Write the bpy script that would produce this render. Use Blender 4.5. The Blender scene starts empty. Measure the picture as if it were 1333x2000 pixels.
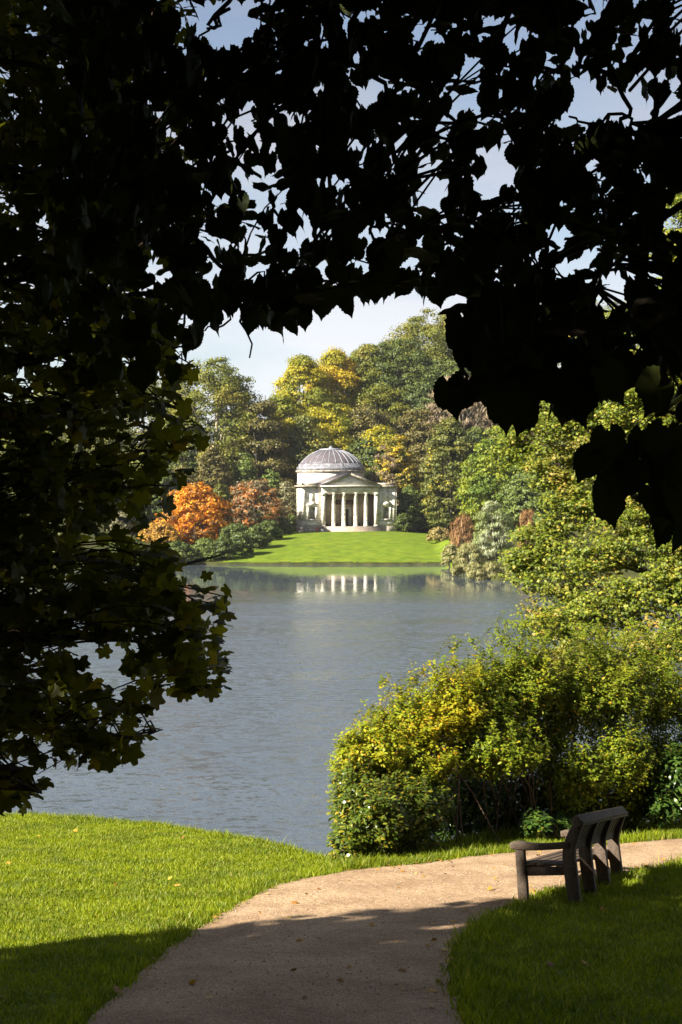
import bpy, bmesh, math
import numpy as np
from mathutils import Vector, Matrix

# ------------------------------------------------------------------ camera, sky, sun, exposure
SC = bpy.context.scene
COL = SC.collection
FPX, CX, HY, EYE = 2777.0, 666.5, 960.0, 12.3      # focal length in photo pixels, principal column, horizon row, eye above the lake

cam_d = bpy.data.cameras.new('camera')
cam = bpy.data.objects.new('camera', cam_d)
COL.objects.link(cam)
cam.location = (0, 0, EYE)
cam.rotation_euler = (math.radians(90), 0, 0)
cam_d.sensor_fit = 'VERTICAL'
cam_d.sensor_height = 36.0
cam_d.lens = FPX / 2000 * 36
cam_d.shift_y = -(1000 - HY) / 2000
cam_d.clip_start = 0.1
cam_d.clip_end = 5000
SC.camera = cam

SUN_EL = math.radians(34)
SUN_AZ = math.radians(60)                            # to the left of straight behind the camera
TO_SUN = Vector((-math.sin(SUN_AZ) * math.cos(SUN_EL), -math.cos(SUN_AZ) * math.cos(SUN_EL), math.sin(SUN_EL)))
sun_d = bpy.data.lights.new('sun', 'SUN')
sun_d.energy = 5.0
sun_d.angle = math.radians(0.5)
sun_d.color = (1.0, 0.93, 0.80)
sun = bpy.data.objects.new('sun', sun_d)
COL.objects.link(sun)
sun.rotation_euler = TO_SUN.to_track_quat('Z', 'Y').to_euler()

SC.view_settings.view_transform = 'Standard'
SC.view_settings.look = 'None'
SC.view_settings.exposure = 1.85
SC.view_settings.gamma = 1

world = bpy.data.worlds.new('World')
SC.world = world
world.use_nodes = True
wt = world.node_tree
wt.nodes.clear()
w_out = wt.nodes.new('ShaderNodeOutputWorld')
w_bg = wt.nodes.new('ShaderNodeBackground')
w_sky = wt.nodes.new('ShaderNodeTexSky')
w_sky.sky_type = 'NISHITA'
w_sky.sun_disc = False
w_sky.sun_elevation = SUN_EL
w_sky.sun_rotation = math.atan2(TO_SUN.x, TO_SUN.y)
w_tc = wt.nodes.new('ShaderNodeTexCoord')
w_map = wt.nodes.new('ShaderNodeMapping')
w_map.inputs['Scale'].default_value = (1.0, 1.0, 2.6)
w_map.inputs['Location'].default_value = (0.35, 0.1, 0.0)
w_n = wt.nodes.new('ShaderNodeTexNoise')
w_n.inputs['Scale'].default_value = 3.6
w_n.inputs['Detail'].default_value = 7
w_n.inputs['Roughness'].default_value = 0.55
w_r = wt.nodes.new('ShaderNodeValToRGB')
w_r.color_ramp.elements[0].position = 0.40
w_r.color_ramp.elements[0].color = (0.30, 0.30, 0.30, 1)
w_r.color_ramp.elements[1].position = 0.60
w_r.color_ramp.elements[1].color = (1, 1, 1, 1)
w_cloud = wt.nodes.new('ShaderNodeValToRGB')        # low cloud white, higher cloud greyer
w_cloud.color_ramp.elements[0].position = 0.08
w_cloud.color_ramp.elements[0].color = (6.3, 6.5, 6.9, 1)
w_cloud.color_ramp.elements[1].position = 0.34
w_cloud.color_ramp.elements[1].color = (2.3, 2.5, 3.2, 1)
w_sep = wt.nodes.new('ShaderNodeSeparateXYZ')
w_mix = wt.nodes.new('ShaderNodeMix')
w_mix.data_type = 'RGBA'
wl = wt.links.new
wl(w_tc.outputs['Generated'], w_map.inputs['Vector'])
wl(w_map.outputs[0], w_n.inputs['Vector'])
wl(w_n.outputs[0], w_r.inputs[0])
wl(w_tc.outputs['Generated'], w_sep.inputs[0])
wl(w_sep.outputs['Z'], w_cloud.inputs[0])
wl(w_r.outputs[0], w_mix.inputs[0])
wl(w_sky.outputs[0], w_mix.inputs[6])
wl(w_cloud.outputs[0], w_mix.inputs[7])
wl(w_mix.outputs[2], w_bg.inputs[0])
w_bg.inputs[1].default_value = 0.043
wl(w_bg.outputs[0], w_out.inputs[0])

SC.cycles.max_bounces = 6
SC.cycles.diffuse_bounces = 3
SC.cycles.glossy_bounces = 3
SC.cycles.transmission_bounces = 4
SC.cycles.caustics_reflective = False
SC.cycles.caustics_refractive = False
SC.cycles.use_denoising = True

# ------------------------------------------------------------------ helpers
RNG = np.random.default_rng(11)


def P(px, py, D):
    """photo pixel and distance -> point of the place"""
    return np.array([(px - CX) / FPX * D, D, EYE - (py - HY) / FPX * D])


def unit(v):
    return v / np.maximum(np.linalg.norm(v, axis=-1, keepdims=True), 1e-9)


def prop(o, label=None, cat=None, group=None, kind=None):
    if label: o['label'] = label
    if cat: o['category'] = cat
    if group: o['group'] = group
    if kind: o['kind'] = kind
    return o


def link(o, parent=None):
    COL.objects.link(o)
    if parent is not None:
        o.parent = parent
    return o


def empty(name, loc, label, cat, group=None, rz=0.0):
    o = bpy.data.objects.new(name, None)
    o.location = [float(c) for c in loc]
    o.rotation_euler = (0, 0, rz)
    o.empty_display_size = 0.3
    link(o)
    return prop(o, label, cat, group)


def mesh_np(name, V, faces, mat, parent=None, smooth=False, matidx=None):
    """faces: list of int arrays (n,k)"""
    V = np.asarray(V, np.float32)
    me = bpy.data.meshes.new(name)
    me.vertices.add(len(V))
    me.vertices.foreach_set('co', V.ravel())
    faces = [np.asarray(f, np.int32) for f in faces if len(f)]
    loops = np.concatenate([f.ravel() for f in faces])
    totals = np.concatenate([np.full(len(f), f.shape[1], np.int32) for f in faces])
    starts = np.concatenate([[0], np.cumsum(totals)[:-1]]).astype(np.int32)
    me.loops.add(len(loops))
    me.loops.foreach_set('vertex_index', loops)
    me.polygons.add(len(totals))
    me.polygons.foreach_set('loop_start', starts)
    me.polygons.foreach_set('loop_total', totals)
    if smooth:
        me.polygons.foreach_set('use_smooth', np.ones(len(totals), bool))
    for m in (mat if isinstance(mat, (list, tuple)) else [mat]):
        me.materials.append(m)
    if matidx is not None:
        me.polygons.foreach_set('material_index', np.asarray(matidx, np.int32))
    me.update(calc_edges=True)
    me.validate()
    o = bpy.data.objects.new(name, me)
    return link(o, parent)


class MB:
    """collects shapes, then links them as one mesh object"""
    def __init__(self):
        self.V, self.F, self.n = [], {}, 0

    def add(self, V, F):
        V = np.asarray(V, float)
        for f in F:
            f = np.asarray(f, int)
            if f.ndim == 1: f = f[None]
            self.F.setdefault(f.shape[1], []).append(f + self.n)
        self.V.append(V)
        self.n += len(V)
        return self

    def box(self, x0, x1, y0, y1, z0, z1):
        V = [(x0, y0, z0), (x1, y0, z0), (x1, y1, z0), (x0, y1, z0), (x0, y0, z1), (x1, y0, z1), (x1, y1, z1), (x0, y1, z1)]
        return self.add(V, [(0, 3, 2, 1), (4, 5, 6, 7), (0, 1, 5, 4), (1, 2, 6, 5), (2, 3, 7, 6), (3, 0, 4, 7)])

    def prism(self, poly, y0, y1):
        """polygon in x,z extruded along y"""
        n = len(poly)
        V = [(x, y0, z) for x, z in poly] + [(x, y1, z) for x, z in poly]
        F = [tuple(range(n)), tuple(range(2 * n - 1, n - 1, -1))]
        F += [(i, i + n, (i + 1) % n + n, (i + 1) % n) for i in range(n)]
        return self.add(V, F)

    def lathe(self, prof, cx=0, cy=0, n=24, cap=True):
        """profile [(r,z)...] round a vertical axis"""
        a = np.linspace(0, 2 * np.pi, n, endpoint=False)
        V, F = [], []
        for r, z in prof:
            V += [(cx + r * np.cos(t), cy + r * np.sin(t), z) for t in a]
        for k in range(len(prof) - 1):
            for i in range(n):
                j = (i + 1) % n
                F.append((k * n + i, k * n + j, (k + 1) * n + j, (k + 1) * n + i))
        if cap:
            F.append(tuple(range((len(prof) - 1) * n, len(prof) * n)))
            F.append(tuple(range(n - 1, -1, -1)))
        return self.add(V, F)

    def tube(self, pts, radii, n=5):
        pts = np.asarray(pts, float)
        radii = np.broadcast_to(np.asarray(radii, float), (len(pts),))
        t = unit(np.gradient(pts, axis=0))
        up = np.array([0, 0, 1.0]) if abs(t[0, 2]) < 0.9 else np.array([1.0, 0, 0])
        V, F = [], []
        a = np.linspace(0, 2 * np.pi, n, endpoint=False)
        for k in range(len(pts)):
            s = np.cross(t[k], up); s /= max(np.linalg.norm(s), 1e-6)
            u = np.cross(s, t[k])
            up = u
            V.append(pts[k] + radii[k] * (np.cos(a)[:, None] * s + np.sin(a)[:, None] * u))
        V = np.concatenate(V)
        i = np.arange(n); j = (i + 1) % n
        for k in range(len(pts) - 1):
            F.append(np.stack([k * n + i, k * n + j, (k + 1) * n + j, (k + 1) * n + i], 1))
        F.append(np.arange(n)[::-1][None])
        F.append((np.arange(n) + (len(pts) - 1) * n)[None])
        return self.add(V, F)

    def build(self, name, mat, parent=None, smooth=False, bevel=0.0):
        V = np.concatenate(self.V)
        o = mesh_np(name, V, [np.concatenate(f) for f in self.F.values()], mat, parent, smooth)
        if bevel:
            m = o.modifiers.new('bevel', 'BEVEL')
            m.width = bevel; m.segments = 2; m.limit_method = 'ANGLE'
        return o


def smooth_line(pts, n):
    """Catmull-Rom resample"""
    p = np.asarray(pts, float)
    p = np.vstack([2 * p[0] - p[1], p, 2 * p[-1] - p[-2]])
    m = len(p) - 3
    t = np.linspace(0, m, n)
    k = np.minimum(t.astype(int), m - 1)
    u = (t - k)[:, None]
    a, b, c, d = p[k], p[k + 1], p[k + 2], p[k + 3]
    return 0.5 * (2 * b + (c - a) * u + (2 * a - 5 * b + 4 * c - d) * u ** 2 + (3 * b - a - 3 * c + d) * u ** 3)


def in_poly(x, y, poly):
    poly = np.asarray(poly, float)
    inside = np.zeros(np.shape(x), bool)
    j = len(poly) - 1
    for i in range(len(poly)):
        xi, yi = poly[i]; xj, yj = poly[j]
        if yi != yj:
            c = ((yi > y) != (yj > y)) & (x < (xj - xi) * (y - yi) / (yj - yi) + xi)
            inside ^= c
        j = i
    return inside


def wob(x, y, s=1.0):
    """cheap smooth undulation, about -1..1"""
    return (np.sin(x * 0.9 * s + 1.3) * np.cos(y * 0.7 * s - 0.4) + 0.6 * np.sin(x * 1.9 * s - y * 1.3 * s + 2.0)
            + 0.4 * np.cos(x * 3.1 * s + y * 2.7 * s)) / 2.0


# ------------------------------------------------------------------ materials
def new_mat(name):
    m = bpy.data.materials.new(name)
    m.use_nodes = True
    nt = m.node_tree
    nt.nodes.clear()
    return m, nt, nt.nodes.new, nt.links.new


def ramp(nt, stops):
    r = nt.nodes.new('ShaderNodeValToRGB')
    e = r.color_ramp.elements
    while len(e) < len(stops): e.new(0.5)
    for k, (p, c) in enumerate(stops):
        e[k].position = p
        e[k].color = tuple(c) + (1,)
    return r


def leaf_mat(name, stops, patch=None, patch_scale=0.25, patch_pos=0.58, trans=0.35, rough=0.5, spec=0.25, tint=(1.25, 1.2, 0.5)):
    """leaf colour differs from leaf to leaf, and (patch) from bough to bough"""
    m, nt, N, L = new_mat(name)
    out = N('ShaderNodeOutputMaterial')
    geo = N('ShaderNodeNewGeometry')
    r = ramp(nt, stops)
    L(geo.outputs['Random Per Island'], r.inputs[0])
    col = r.outputs[0]
    if patch:
        tc = N('ShaderNodeTexCoord')
        nz = N('ShaderNodeTexNoise'); nz.inputs['Scale'].default_value = patch_scale; nz.inputs['Detail'].default_value = 3
        L(tc.outputs['Object'], nz.inputs['Vector'])
        pr = ramp(nt, [(patch_pos - 0.06, (0, 0, 0)), (patch_pos + 0.06, (1, 1, 1))])
        L(nz.outputs[0], pr.inputs[0])
        r2 = ramp(nt, patch)
        L(geo.outputs['Random Per Island'], r2.inputs[0])
        mx = N('ShaderNodeMix'); mx.data_type = 'RGBA'
        L(pr.outputs[0], mx.inputs[0]); L(col, mx.inputs[6]); L(r2.outputs[0], mx.inputs[7])
        col = mx.outputs[2]
    b = N('ShaderNodeBsdfPrincipled')
    b.inputs['Roughness'].default_value = rough
    b.inputs['Specular IOR Level'].default_value = spec
    L(col, b.inputs['Base Color'])
    tr = N('ShaderNodeBsdfTranslucent')
    tm = N('ShaderNodeMix'); tm.data_type = 'RGBA'; tm.blend_type = 'MULTIPLY'; tm.inputs[0].default_value = 1
    tm.inputs[7].default_value = tuple(tint) + (1,)
    L(col, tm.inputs[6]); L(tm.outputs[2], tr.inputs[0])
    ms = N('ShaderNodeMixShader'); ms.inputs[0].default_value = trans
    L(b.outputs[0], ms.inputs[1]); L(tr.outputs[0], ms.inputs[2]); L(ms.outputs[0], out.inputs[0])
    return m


def solid_mat(name, stops, scale=3.0, detail=5, rough=0.8, spec=0.3, bump=0.0, bump_scale=None, stretch=(1, 1, 1), stains=None, stain_scale=0.7, stain_pos=0.6):
    m, nt, N, L = new_mat(name)
    out = N('ShaderNodeOutputMaterial')
    b = N('ShaderNodeBsdfPrincipled')
    b.inputs['Roughness'].default_value = rough
    b.inputs['Specular IOR Level'].default_value = spec
    tc = N('ShaderNodeTexCoord')
    mp = N('ShaderNodeMapping'); mp.inputs['Scale'].default_value = stretch
    L(tc.outputs['Object'], mp.inputs[0])
    nz = N('ShaderNodeTexNoise'); nz.inputs['Scale'].default_value = scale; nz.inputs['Detail'].default_value = detail
    nz.inputs['Roughness'].default_value = 0.62
    L(mp.outputs[0], nz.inputs['Vector'])
    r = ramp(nt, stops)
    L(nz.outputs[0], r.inputs[0])
    col = r.outputs[0]
    if stains:
        n2 = N('ShaderNodeTexNoise'); n2.inputs['Scale'].default_value = stain_scale; n2.inputs['Detail'].default_value = 6
        n2.inputs['Roughness'].default_value = 0.6
        mp2 = N('ShaderNodeMapping'); mp2.inputs['Location'].default_value = (3.1, 7.7, 1.9); mp2.inputs['Scale'].default_value = stretch
        L(tc.outputs['Object'], mp2.inputs[0]); L(mp2.outputs[0], n2.inputs['Vector'])
        pr = ramp(nt, [(stain_pos - 0.09, (0, 0, 0)), (stain_pos + 0.09, (0.85, 0.85, 0.85))])
        L(n2.outputs[0], pr.inputs[0])
        mx = N('ShaderNodeMix'); mx.data_type = 'RGBA'
        L(pr.outputs[0], mx.inputs[0]); L(col, mx.inputs[6]); mx.inputs[7].default_value = tuple(stains) + (1,)
        col = mx.outputs[2]
    L(col, b.inputs['Base Color'])
    if bump:
        bn = N('ShaderNodeTexNoise'); bn.inputs['Scale'].default_value = bump_scale or scale * 4; bn.inputs['Detail'].default_value = 6
        L(mp.outputs[0], bn.inputs['Vector'])
        bp = N('ShaderNodeBump'); bp.inputs['Strength'].default_value = bump; bp.inputs['Distance'].default_value = 0.05
        L(bn.outputs[0], bp.inputs['Height']); L(bp.outputs[0], b.inputs['Normal'])
    L(b.outputs[0], out.inputs[0])
    return m


M = {}
M['bark'] = solid_mat('bark', [(0.3, (0.035, 0.026, 0.018)), (0.7, (0.10, 0.08, 0.055))], 6, bump=0.6, stretch=(1, 1, 0.3))
M['pale_bark'] = solid_mat('pale_bark', [(0.3, (0.16, 0.14, 0.10)), (0.7, (0.36, 0.32, 0.24))], 2, bump=0.5)
M['twig'] = solid_mat('twig', [(0.3, (0.05, 0.032, 0.02)), (0.7, (0.13, 0.085, 0.05))], 5)

# ------------------------------------------------------------------ near ground
EDGE_X = np.array([-30, -12, -6, -4.3, -2.8, -1.4, -0.75, -0.25, 0.3, 1.4, 2.6, 5.5, 12, 30])
EDGE_Y = np.array([30, 26.5, 24.9, 24.2, 23.0, 21.3, 20.0, 18.9, 18.9, 20.4, 21.9, 23.6, 26, 30])


def gz(x, y):
    """height of the near hillside above the lake"""
    x = np.asarray(x, float); y = np.asarray(y, float)
    z = EYE - (2.426 + 0.13 * y)
    z = z + 0.78 * np.clip(1 - y / 8, 0, 2.2) ** 2 * 0.8
    z = z + 0.02 * wob(x, y, 0.9) * np.clip((y - 4) / 4, 0, 1)
    s = np.maximum(y - np.interp(x, EDGE_X, EDGE_Y), 0)
    z = z - 0.75 * (np.sqrt(s * s + 0.35 ** 2) - 0.35)
    return np.maximum(z, -1.5)


def ground_px(px, py):
    """where the ray through a photo pixel meets the sloping near ground"""
    D = 2.426 / ((py - HY) / FPX - 0.13)
    return np.array([(px - CX) / FPX * D, D])


def grid_mesh(xs, ys, fz):
    X, Y = np.meshgrid(xs, ys)
    V = np.stack([X.ravel(), Y.ravel(), fz(X, Y).ravel()], 1)
    nx, ny = len(xs), len(ys)
    i, j = np.meshgrid(np.arange(nx - 1), np.arange(ny - 1))
    a = (j * nx + i).ravel()
    return V, np.stack([a, a + 1, a + nx + 1, a + nx], 1)


M['soil_grass'] = solid_mat('soil_grass', [(0.3, (0.09, 0.115, 0.010)), (0.55, (0.13, 0.16, 0.013)), (0.75, (0.16, 0.16, 0.02))], 5, bump=0.8, bump_scale=40, rough=0.9, spec=0.1)
V, F = grid_mesh(np.arange(-26, 26.1, 0.25), np.arange(-14, 46.1, 0.25), gz)
prop(mesh_np('near_hillside', V, [F], M['soil_grass'], smooth=True), kind='structure')

# path
PL = [(170, 2000), (255, 1920), (345, 1845), (430, 1790), (500, 1750), (570, 1722), (700, 1700), (830, 1688), (985, 1668), (1150, 1654), (1333, 1637), (1600, 1622)]
PR = [(905, 2000), (878, 1930), (880, 1870), (905, 1825), (950, 1790), (1005, 1765), (1080, 1740), (1150, 1724), (1230, 1708), (1333, 1690), (1500, 1670), (1750, 1655)]
gl = np.array([(-2.9, -2.0), (-2.1, 4.5)] + [ground_px(*p) for p in PL])
gr = np.array([(0.4, -2.0), (0.8, 4.5)] + [ground_px(*p) for p in PR])
gl = smooth_line(gl, 160); gr = smooth_line(gr, 160)
gl += 0.018 * np.stack([np.sin(np.arange(160) * 0.9), np.cos(np.arange(160) * 1.3)], 1)
gr += 0.018 * np.stack([np.cos(np.arange(160) * 1.1), np.sin(np.arange(160) * 0.8)], 1)
PATH_POLY = np.vstack([gl, gr[::-1]])
tt = np.linspace(0, 1, 15)
pp = gl[:, None, :] * (1 - tt)[None, :, None] + gr[:, None, :] * tt[None, :, None]
pz = gz(pp[..., 0], pp[..., 1]) + 0.012 + 0.02 * np.sin(np.pi * tt)[None, :]
V = np.concatenate([pp, pz[..., None]], -1).reshape(-1, 3)
i, j = np.meshgrid(np.arange(14), np.arange(159))
a = (j * 15 + i).ravel()
F = np.stack([a, a + 1, a + 16, a + 15], 1)


def gravel_mat():
    m, nt, N, L = new_mat('gravel')
    out = N('ShaderNodeOutputMaterial')
    b = N('ShaderNodeBsdfPrincipled'); b.inputs['Roughness'].default_value = 0.9; b.inputs['Specular IOR Level'].default_value = 0.2
    tc = N('ShaderNodeTexCoord')
    v = N('ShaderNodeTexVoronoi'); v.inputs['Scale'].default_value = 110
    L(tc.outputs['Object'], v.inputs['Vector'])
    sep = N('ShaderNodeSeparateColor'); L(v.outputs['Color'], sep.inputs[0])
    r = ramp(nt, [(0.0, (0.20, 0.125, 0.065)), (0.35, (0.36, 0.238, 0.138)), (0.8, (0.44, 0.305, 0.182)), (1.0, (0.58, 0.46, 0.33))])
    L(sep.outputs[0], r.inputs[0])
    nz = N('ShaderNodeTexNoise'); nz.inputs['Scale'].default_value = 1.3; nz.inputs['Detail'].default_value = 7; nz.inputs['Roughness'].default_value = 0.65
    L(tc.outputs['Object'], nz.inputs['Vector'])
    r2 = ramp(nt, [(0.34, (0.66, 0.62, 0.58)), (0.6, (1.0, 1.0, 1.0))])
    L(nz.outputs[0], r2.inputs[0])
    mx = N('ShaderNodeMix'); mx.data_type = 'RGBA'; mx.blend_type = 'MULTIPLY'; mx.inputs[0].default_value = 1
    L(r.outputs[0], mx.inputs[6]); L(r2.outputs[0], mx.inputs[7])
    L(mx.outputs[2], b.inputs['Base Color'])
    bp = N('ShaderNodeBump'); bp.inputs['Strength'].default_value = 0.55; bp.inputs['Distance'].default_value = 0.012
    L(v.outputs['Distance'], bp.inputs['Height'])
    n3 = N('ShaderNodeTexNoise'); n3.inputs['Scale'].default_value = 9; n3.inputs['Detail'].default_value = 5
    L(tc.outputs['Object'], n3.inputs['Vector'])
    bp2 = N('ShaderNodeBump'); bp2.inputs['Strength'].default_value = 0.5; bp2.inputs['Distance'].default_value = 0.04
    L(n3.outputs[0], bp2.inputs['Height']); L(bp.outputs[0], bp2.inputs['Normal'])
    L(bp2.outputs[0], b.inputs['Normal']); L(b.outputs[0], out.inputs[0])
    return m


M['gravel'] = gravel_mat()
prop(mesh_np('path', V, [F], M['gravel'], smooth=True), kind='structure')

# ------------------------------------------------------------------ water
def water_mat():
    m, nt, N, L = new_mat('lake_water')
    out = N('ShaderNodeOutputMaterial')
    b = N('ShaderNodeBsdfPrincipled')
    b.inputs['Base Color'].default_value = (0.058, 0.072, 0.088, 1)
    b.inputs['Roughness'].default_value = 0.03
    b.inputs['IOR'].default_value = 1.333
    tc = N('ShaderNodeTexCoord')
    sep = N('ShaderNodeSeparateXYZ'); L(tc.outputs['Object'], sep.inputs[0])
    # breeze ruffles the open lake, the lee of the far bank stays calm
    pn = N('ShaderNodeTexNoise'); pn.inputs['Scale'].default_value = 0.022; pn.inputs['Detail'].default_value = 3
    pm = N('ShaderNodeMapping'); pm.inputs['Scale'].default_value = (0.35, 1, 1)
    L(tc.outputs['Object'], pm.inputs[0]); L(pm.outputs[0], pn.inputs['Vector'])
    ad = N('ShaderNodeMath'); ad.operation = 'MULTIPLY_ADD'; ad.inputs[1].default_value = 34
    L(pn.outputs[0], ad.inputs[0]); L(sep.outputs['Y'], ad.inputs[2])
    mr = N('ShaderNodeMapRange'); mr.interpolation_type = 'SMOOTHSTEP'
    mr.inputs['From Min'].default_value = 160; mr.inputs['From Max'].default_value = 207
    mr.inputs['To Min'].default_value = 1.0; mr.inputs['To Max'].default_value = 0.035
    L(ad.outputs[0], mr.inputs['Value'])
    m1 = N('ShaderNodeMapping'); m1.inputs['Scale'].default_value = (0.6, 1.0, 1)
    m1.inputs['Rotation'].default_value = (0, 0, math.radians(10))
    L(tc.outputs['Object'], m1.inputs[0])
    total = None
    for scale, amp in ((2.4, 0.72), (0.8, 0.15), (7.0, 0.65)):      # wavelets of three sizes, as slopes
        n1 = N('ShaderNodeTexNoise'); n1.inputs['Scale'].default_value = scale; n1.inputs['Detail'].default_value = 2
        L(m1.outputs[0], n1.inputs['Vector'])
        sb = N('ShaderNodeVectorMath'); sb.operation = 'SUBTRACT'; sb.inputs[1].default_value = (.5, .5, .5)
        L(n1.outputs['Color'], sb.inputs[0])
        ml = N('ShaderNodeVectorMath'); ml.operation = 'MULTIPLY'; ml.inputs[1].default_value = (amp * .8, amp, 0)
        L(sb.outputs[0], ml.inputs[0])
        if total is None: total = ml
        else:
            ad2 = N('ShaderNodeVectorMath'); L(total.outputs[0], ad2.inputs[0]); L(ml.outputs[0], ad2.inputs[1]); total = ad2
    rr = N('ShaderNodeMapRange'); rr.inputs['From Min'].default_value = 0.02; rr.inputs['To Min'].default_value = 0.025; rr.inputs['To Max'].default_value = 0.28
    L(rr.outputs[0], b.inputs['Roughness'])
    wn = N('ShaderNodeTexNoise'); wn.inputs['Scale'].default_value = 0.09; wn.inputs['Detail'].default_value = 4
    wm = N('ShaderNodeMapping'); wm.inputs['Scale'].default_value = (0.3, 1, 1); wm.inputs['Location'].default_value = (5, 2, 0)
    L(tc.outputs['Object'], wm.inputs[0]); L(wm.outputs[0], wn.inputs['Vector'])
    wr = N('ShaderNodeMapRange'); wr.inputs['From Min'].default_value = .35; wr.inputs['From Max'].default_value = .65; wr.inputs['To Min'].default_value = .55; wr.inputs['To Max'].default_value = 1.15
    L(wn.outputs[0], wr.inputs['Value'])
    wx = N('ShaderNodeMath'); wx.operation = 'MULTIPLY'; L(mr.outputs[0], wx.inputs[0]); L(wr.outputs[0], wx.inputs[1])
    L(wx.outputs[0], rr.inputs['Value'])
    sc = N('ShaderNodeVectorMath'); sc.operation = 'SCALE'
    L(total.outputs[0], sc.inputs[0]); L(wx.outputs[0], sc.inputs['Scale'])
    up = N('ShaderNodeVectorMath'); up.inputs[1].default_value = (0, 0, 1); L(sc.outputs[0], up.inputs[0])
    bp = N('ShaderNodeVectorMath'); bp.operation = 'NORMALIZE'; L(up.outputs[0], bp.inputs[0])
    L(bp.outputs[0], b.inputs['Normal']); L(b.outputs[0], out.inputs[0])
    return m


M['water'] = water_mat()
prop(mesh_np('lake_water', [(-500, 14, 0), (500, 14, 0), (500, 320, 0), (-500, 320, 0)], [[(0, 1, 2, 3)]], M['water']), kind='structure')

# ------------------------------------------------------------------ far shore
def sstep(a, b, x):
    t = np.clip((np.asarray(x, float) - a) / (b - a), 0, 1)
    return t * t * (3 - 2 * t)


def shore_y(x):
    x = np.asarray(x, float)
    return 239 - 43 * sstep(17.0, 21.5, x) - 14 * sstep(-24, -34, x) + 0.5 * wob(x, x * 0.3, 0.5)


def fz(x, y):
    """height of the far shore above the lake"""
    x = np.asarray(x, float); y = np.asarray(y, float)
    s = y - shore_y(x)
    lawn = 0.35 + 3.85 * np.sin(np.clip(s / 46, 0, 1) * np.pi / 2) ** 0.95
    lawn = lawn * (1 - 0.20 * sstep(6, 22, np.abs(x - 1.5)))
    lawn = np.where(s < 0, np.maximum(-2.0, 0.35 + s * 3.0), lawn)
    rise = np.clip(y - 312, 0, 200)
    amp = 18 + 24 * sstep(-30, 45, x)
    hill = amp * (1 - np.exp(-rise / 55.0)) + 0.6 * wob(x, y, 0.12) * np.clip(rise / 20, 0, 1)
    side = 10 * sstep(26, 75, x) + 6 * sstep(-26, -70, x)
    return lawn + hill + side * np.clip(s / 25, 0, 1)


M['lawn'] = solid_mat('lawn', [(0.32, (0.062, 0.100, 0.008)), (0.5, (0.100, 0.148, 0.010)), (0.68, (0.150, 0.182, 0.016))], 0.55, detail=9, rough=0.9, spec=0.08, bump=1.0, bump_scale=3.0,
                      stains=(0.075, 0.10, 0.012), stain_scale=0.35, stain_pos=0.60)
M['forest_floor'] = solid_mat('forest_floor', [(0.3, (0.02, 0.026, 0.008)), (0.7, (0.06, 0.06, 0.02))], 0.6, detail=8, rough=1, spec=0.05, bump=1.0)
V, F = grid_mesh(np.concatenate([np.arange(-140, -40, 4.0), np.arange(-40, 40, .5), np.arange(40, 141, 4.0)]), np.arange(180, 470, 0.75), fz)
cen = V[F].mean(1)
lawn_m = (cen[:, 1] < 300) & (cen[:, 0] > -20.5 + 0.2 * (cen[:, 1] - 239)) & (cen[:, 0] < 18.6 + 0.06 * (cen[:, 1] - 239))
edge_m = lawn_m & (cen[:, 1] - shore_y(cen[:, 0]) < 0.55)
lawn_m &= ~edge_m
o1 = mesh_np('far_bank', V, [F[lawn_m]], M['lawn'], smooth=True); prop(o1, kind='structure')
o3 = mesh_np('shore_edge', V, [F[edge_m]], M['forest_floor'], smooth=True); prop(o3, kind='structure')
lawn_m |= edge_m
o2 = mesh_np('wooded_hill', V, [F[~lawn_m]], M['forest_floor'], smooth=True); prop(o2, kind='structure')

# ------------------------------------------------------------------ leaf templates and scattering
def tpl_fan(outline, dz=None):
    """outline (k,2) -> fan of triangles about a middle vertex"""
    o = np.asarray(outline, float)
    k = len(o)
    z = np.zeros(k) if dz is None else dz
    V = np.vstack([np.column_stack([o, z]), [[o[:, 0].mean() * 0, o[:, 1].mean(), 0.0]]])
    F = np.array([(i, (i + 1) % k, k) for i in range(k)])
    return V, F


def leaf_lime():
    k = 44
    a = np.linspace(-np.pi, np.pi, k, endpoint=False)
    r = 0.47 * (1 + 0.10 * np.cos(a)) + 0.032 * np.where(np.arange(k) % 2 == 0, 1, -0.7) * (0.6 + 0.4 * np.sin(a * 3.7))
    x = r * np.sin(a) * (1 + .06 * np.sin(a * 2.3 + 1))
    y = 0.46 + r * np.cos(a)
    y = y + 0.24 * np.exp(-(a / 0.17) ** 2)
    y = np.where(np.abs(np.abs(a) - np.pi) < 0.17, y + 0.19, y)
    return tpl_fan(np.column_stack([x, y]), -0.25 * np.abs(x) ** 1.3 - 0.16 * (y - 0.4) ** 2 + .03 * np.sin(a * 5))


def leaf_sycamore():
    a = np.linspace(-np.pi, np.pi, 30, endpoint=False)
    lob = np.zeros_like(a)
    for c, amp, w in ((0, 1.0, 0.30), (0.95, 0.92, 0.28), (-0.95, 0.92, 0.28), (1.95, 0.68, 0.3), (-1.95, 0.68, 0.3)):
        lob = np.maximum(lob, amp * np.exp(-((a - c) / w) ** 2 * 0.5))
    r = 0.30 + 0.30 * lob + 0.02 * np.where(np.arange(30) % 2 == 0, 1, -1)
    r = np.where(np.abs(np.abs(a) - np.pi) < 0.25, 0.10, r)
    x = r * np.sin(a); y = 0.36 + r * np.cos(a)
    return tpl_fan(np.column_stack([x, y]), -0.25 * np.abs(x) ** 1.2 + 0.08 * np.sin(y * 5))


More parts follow.
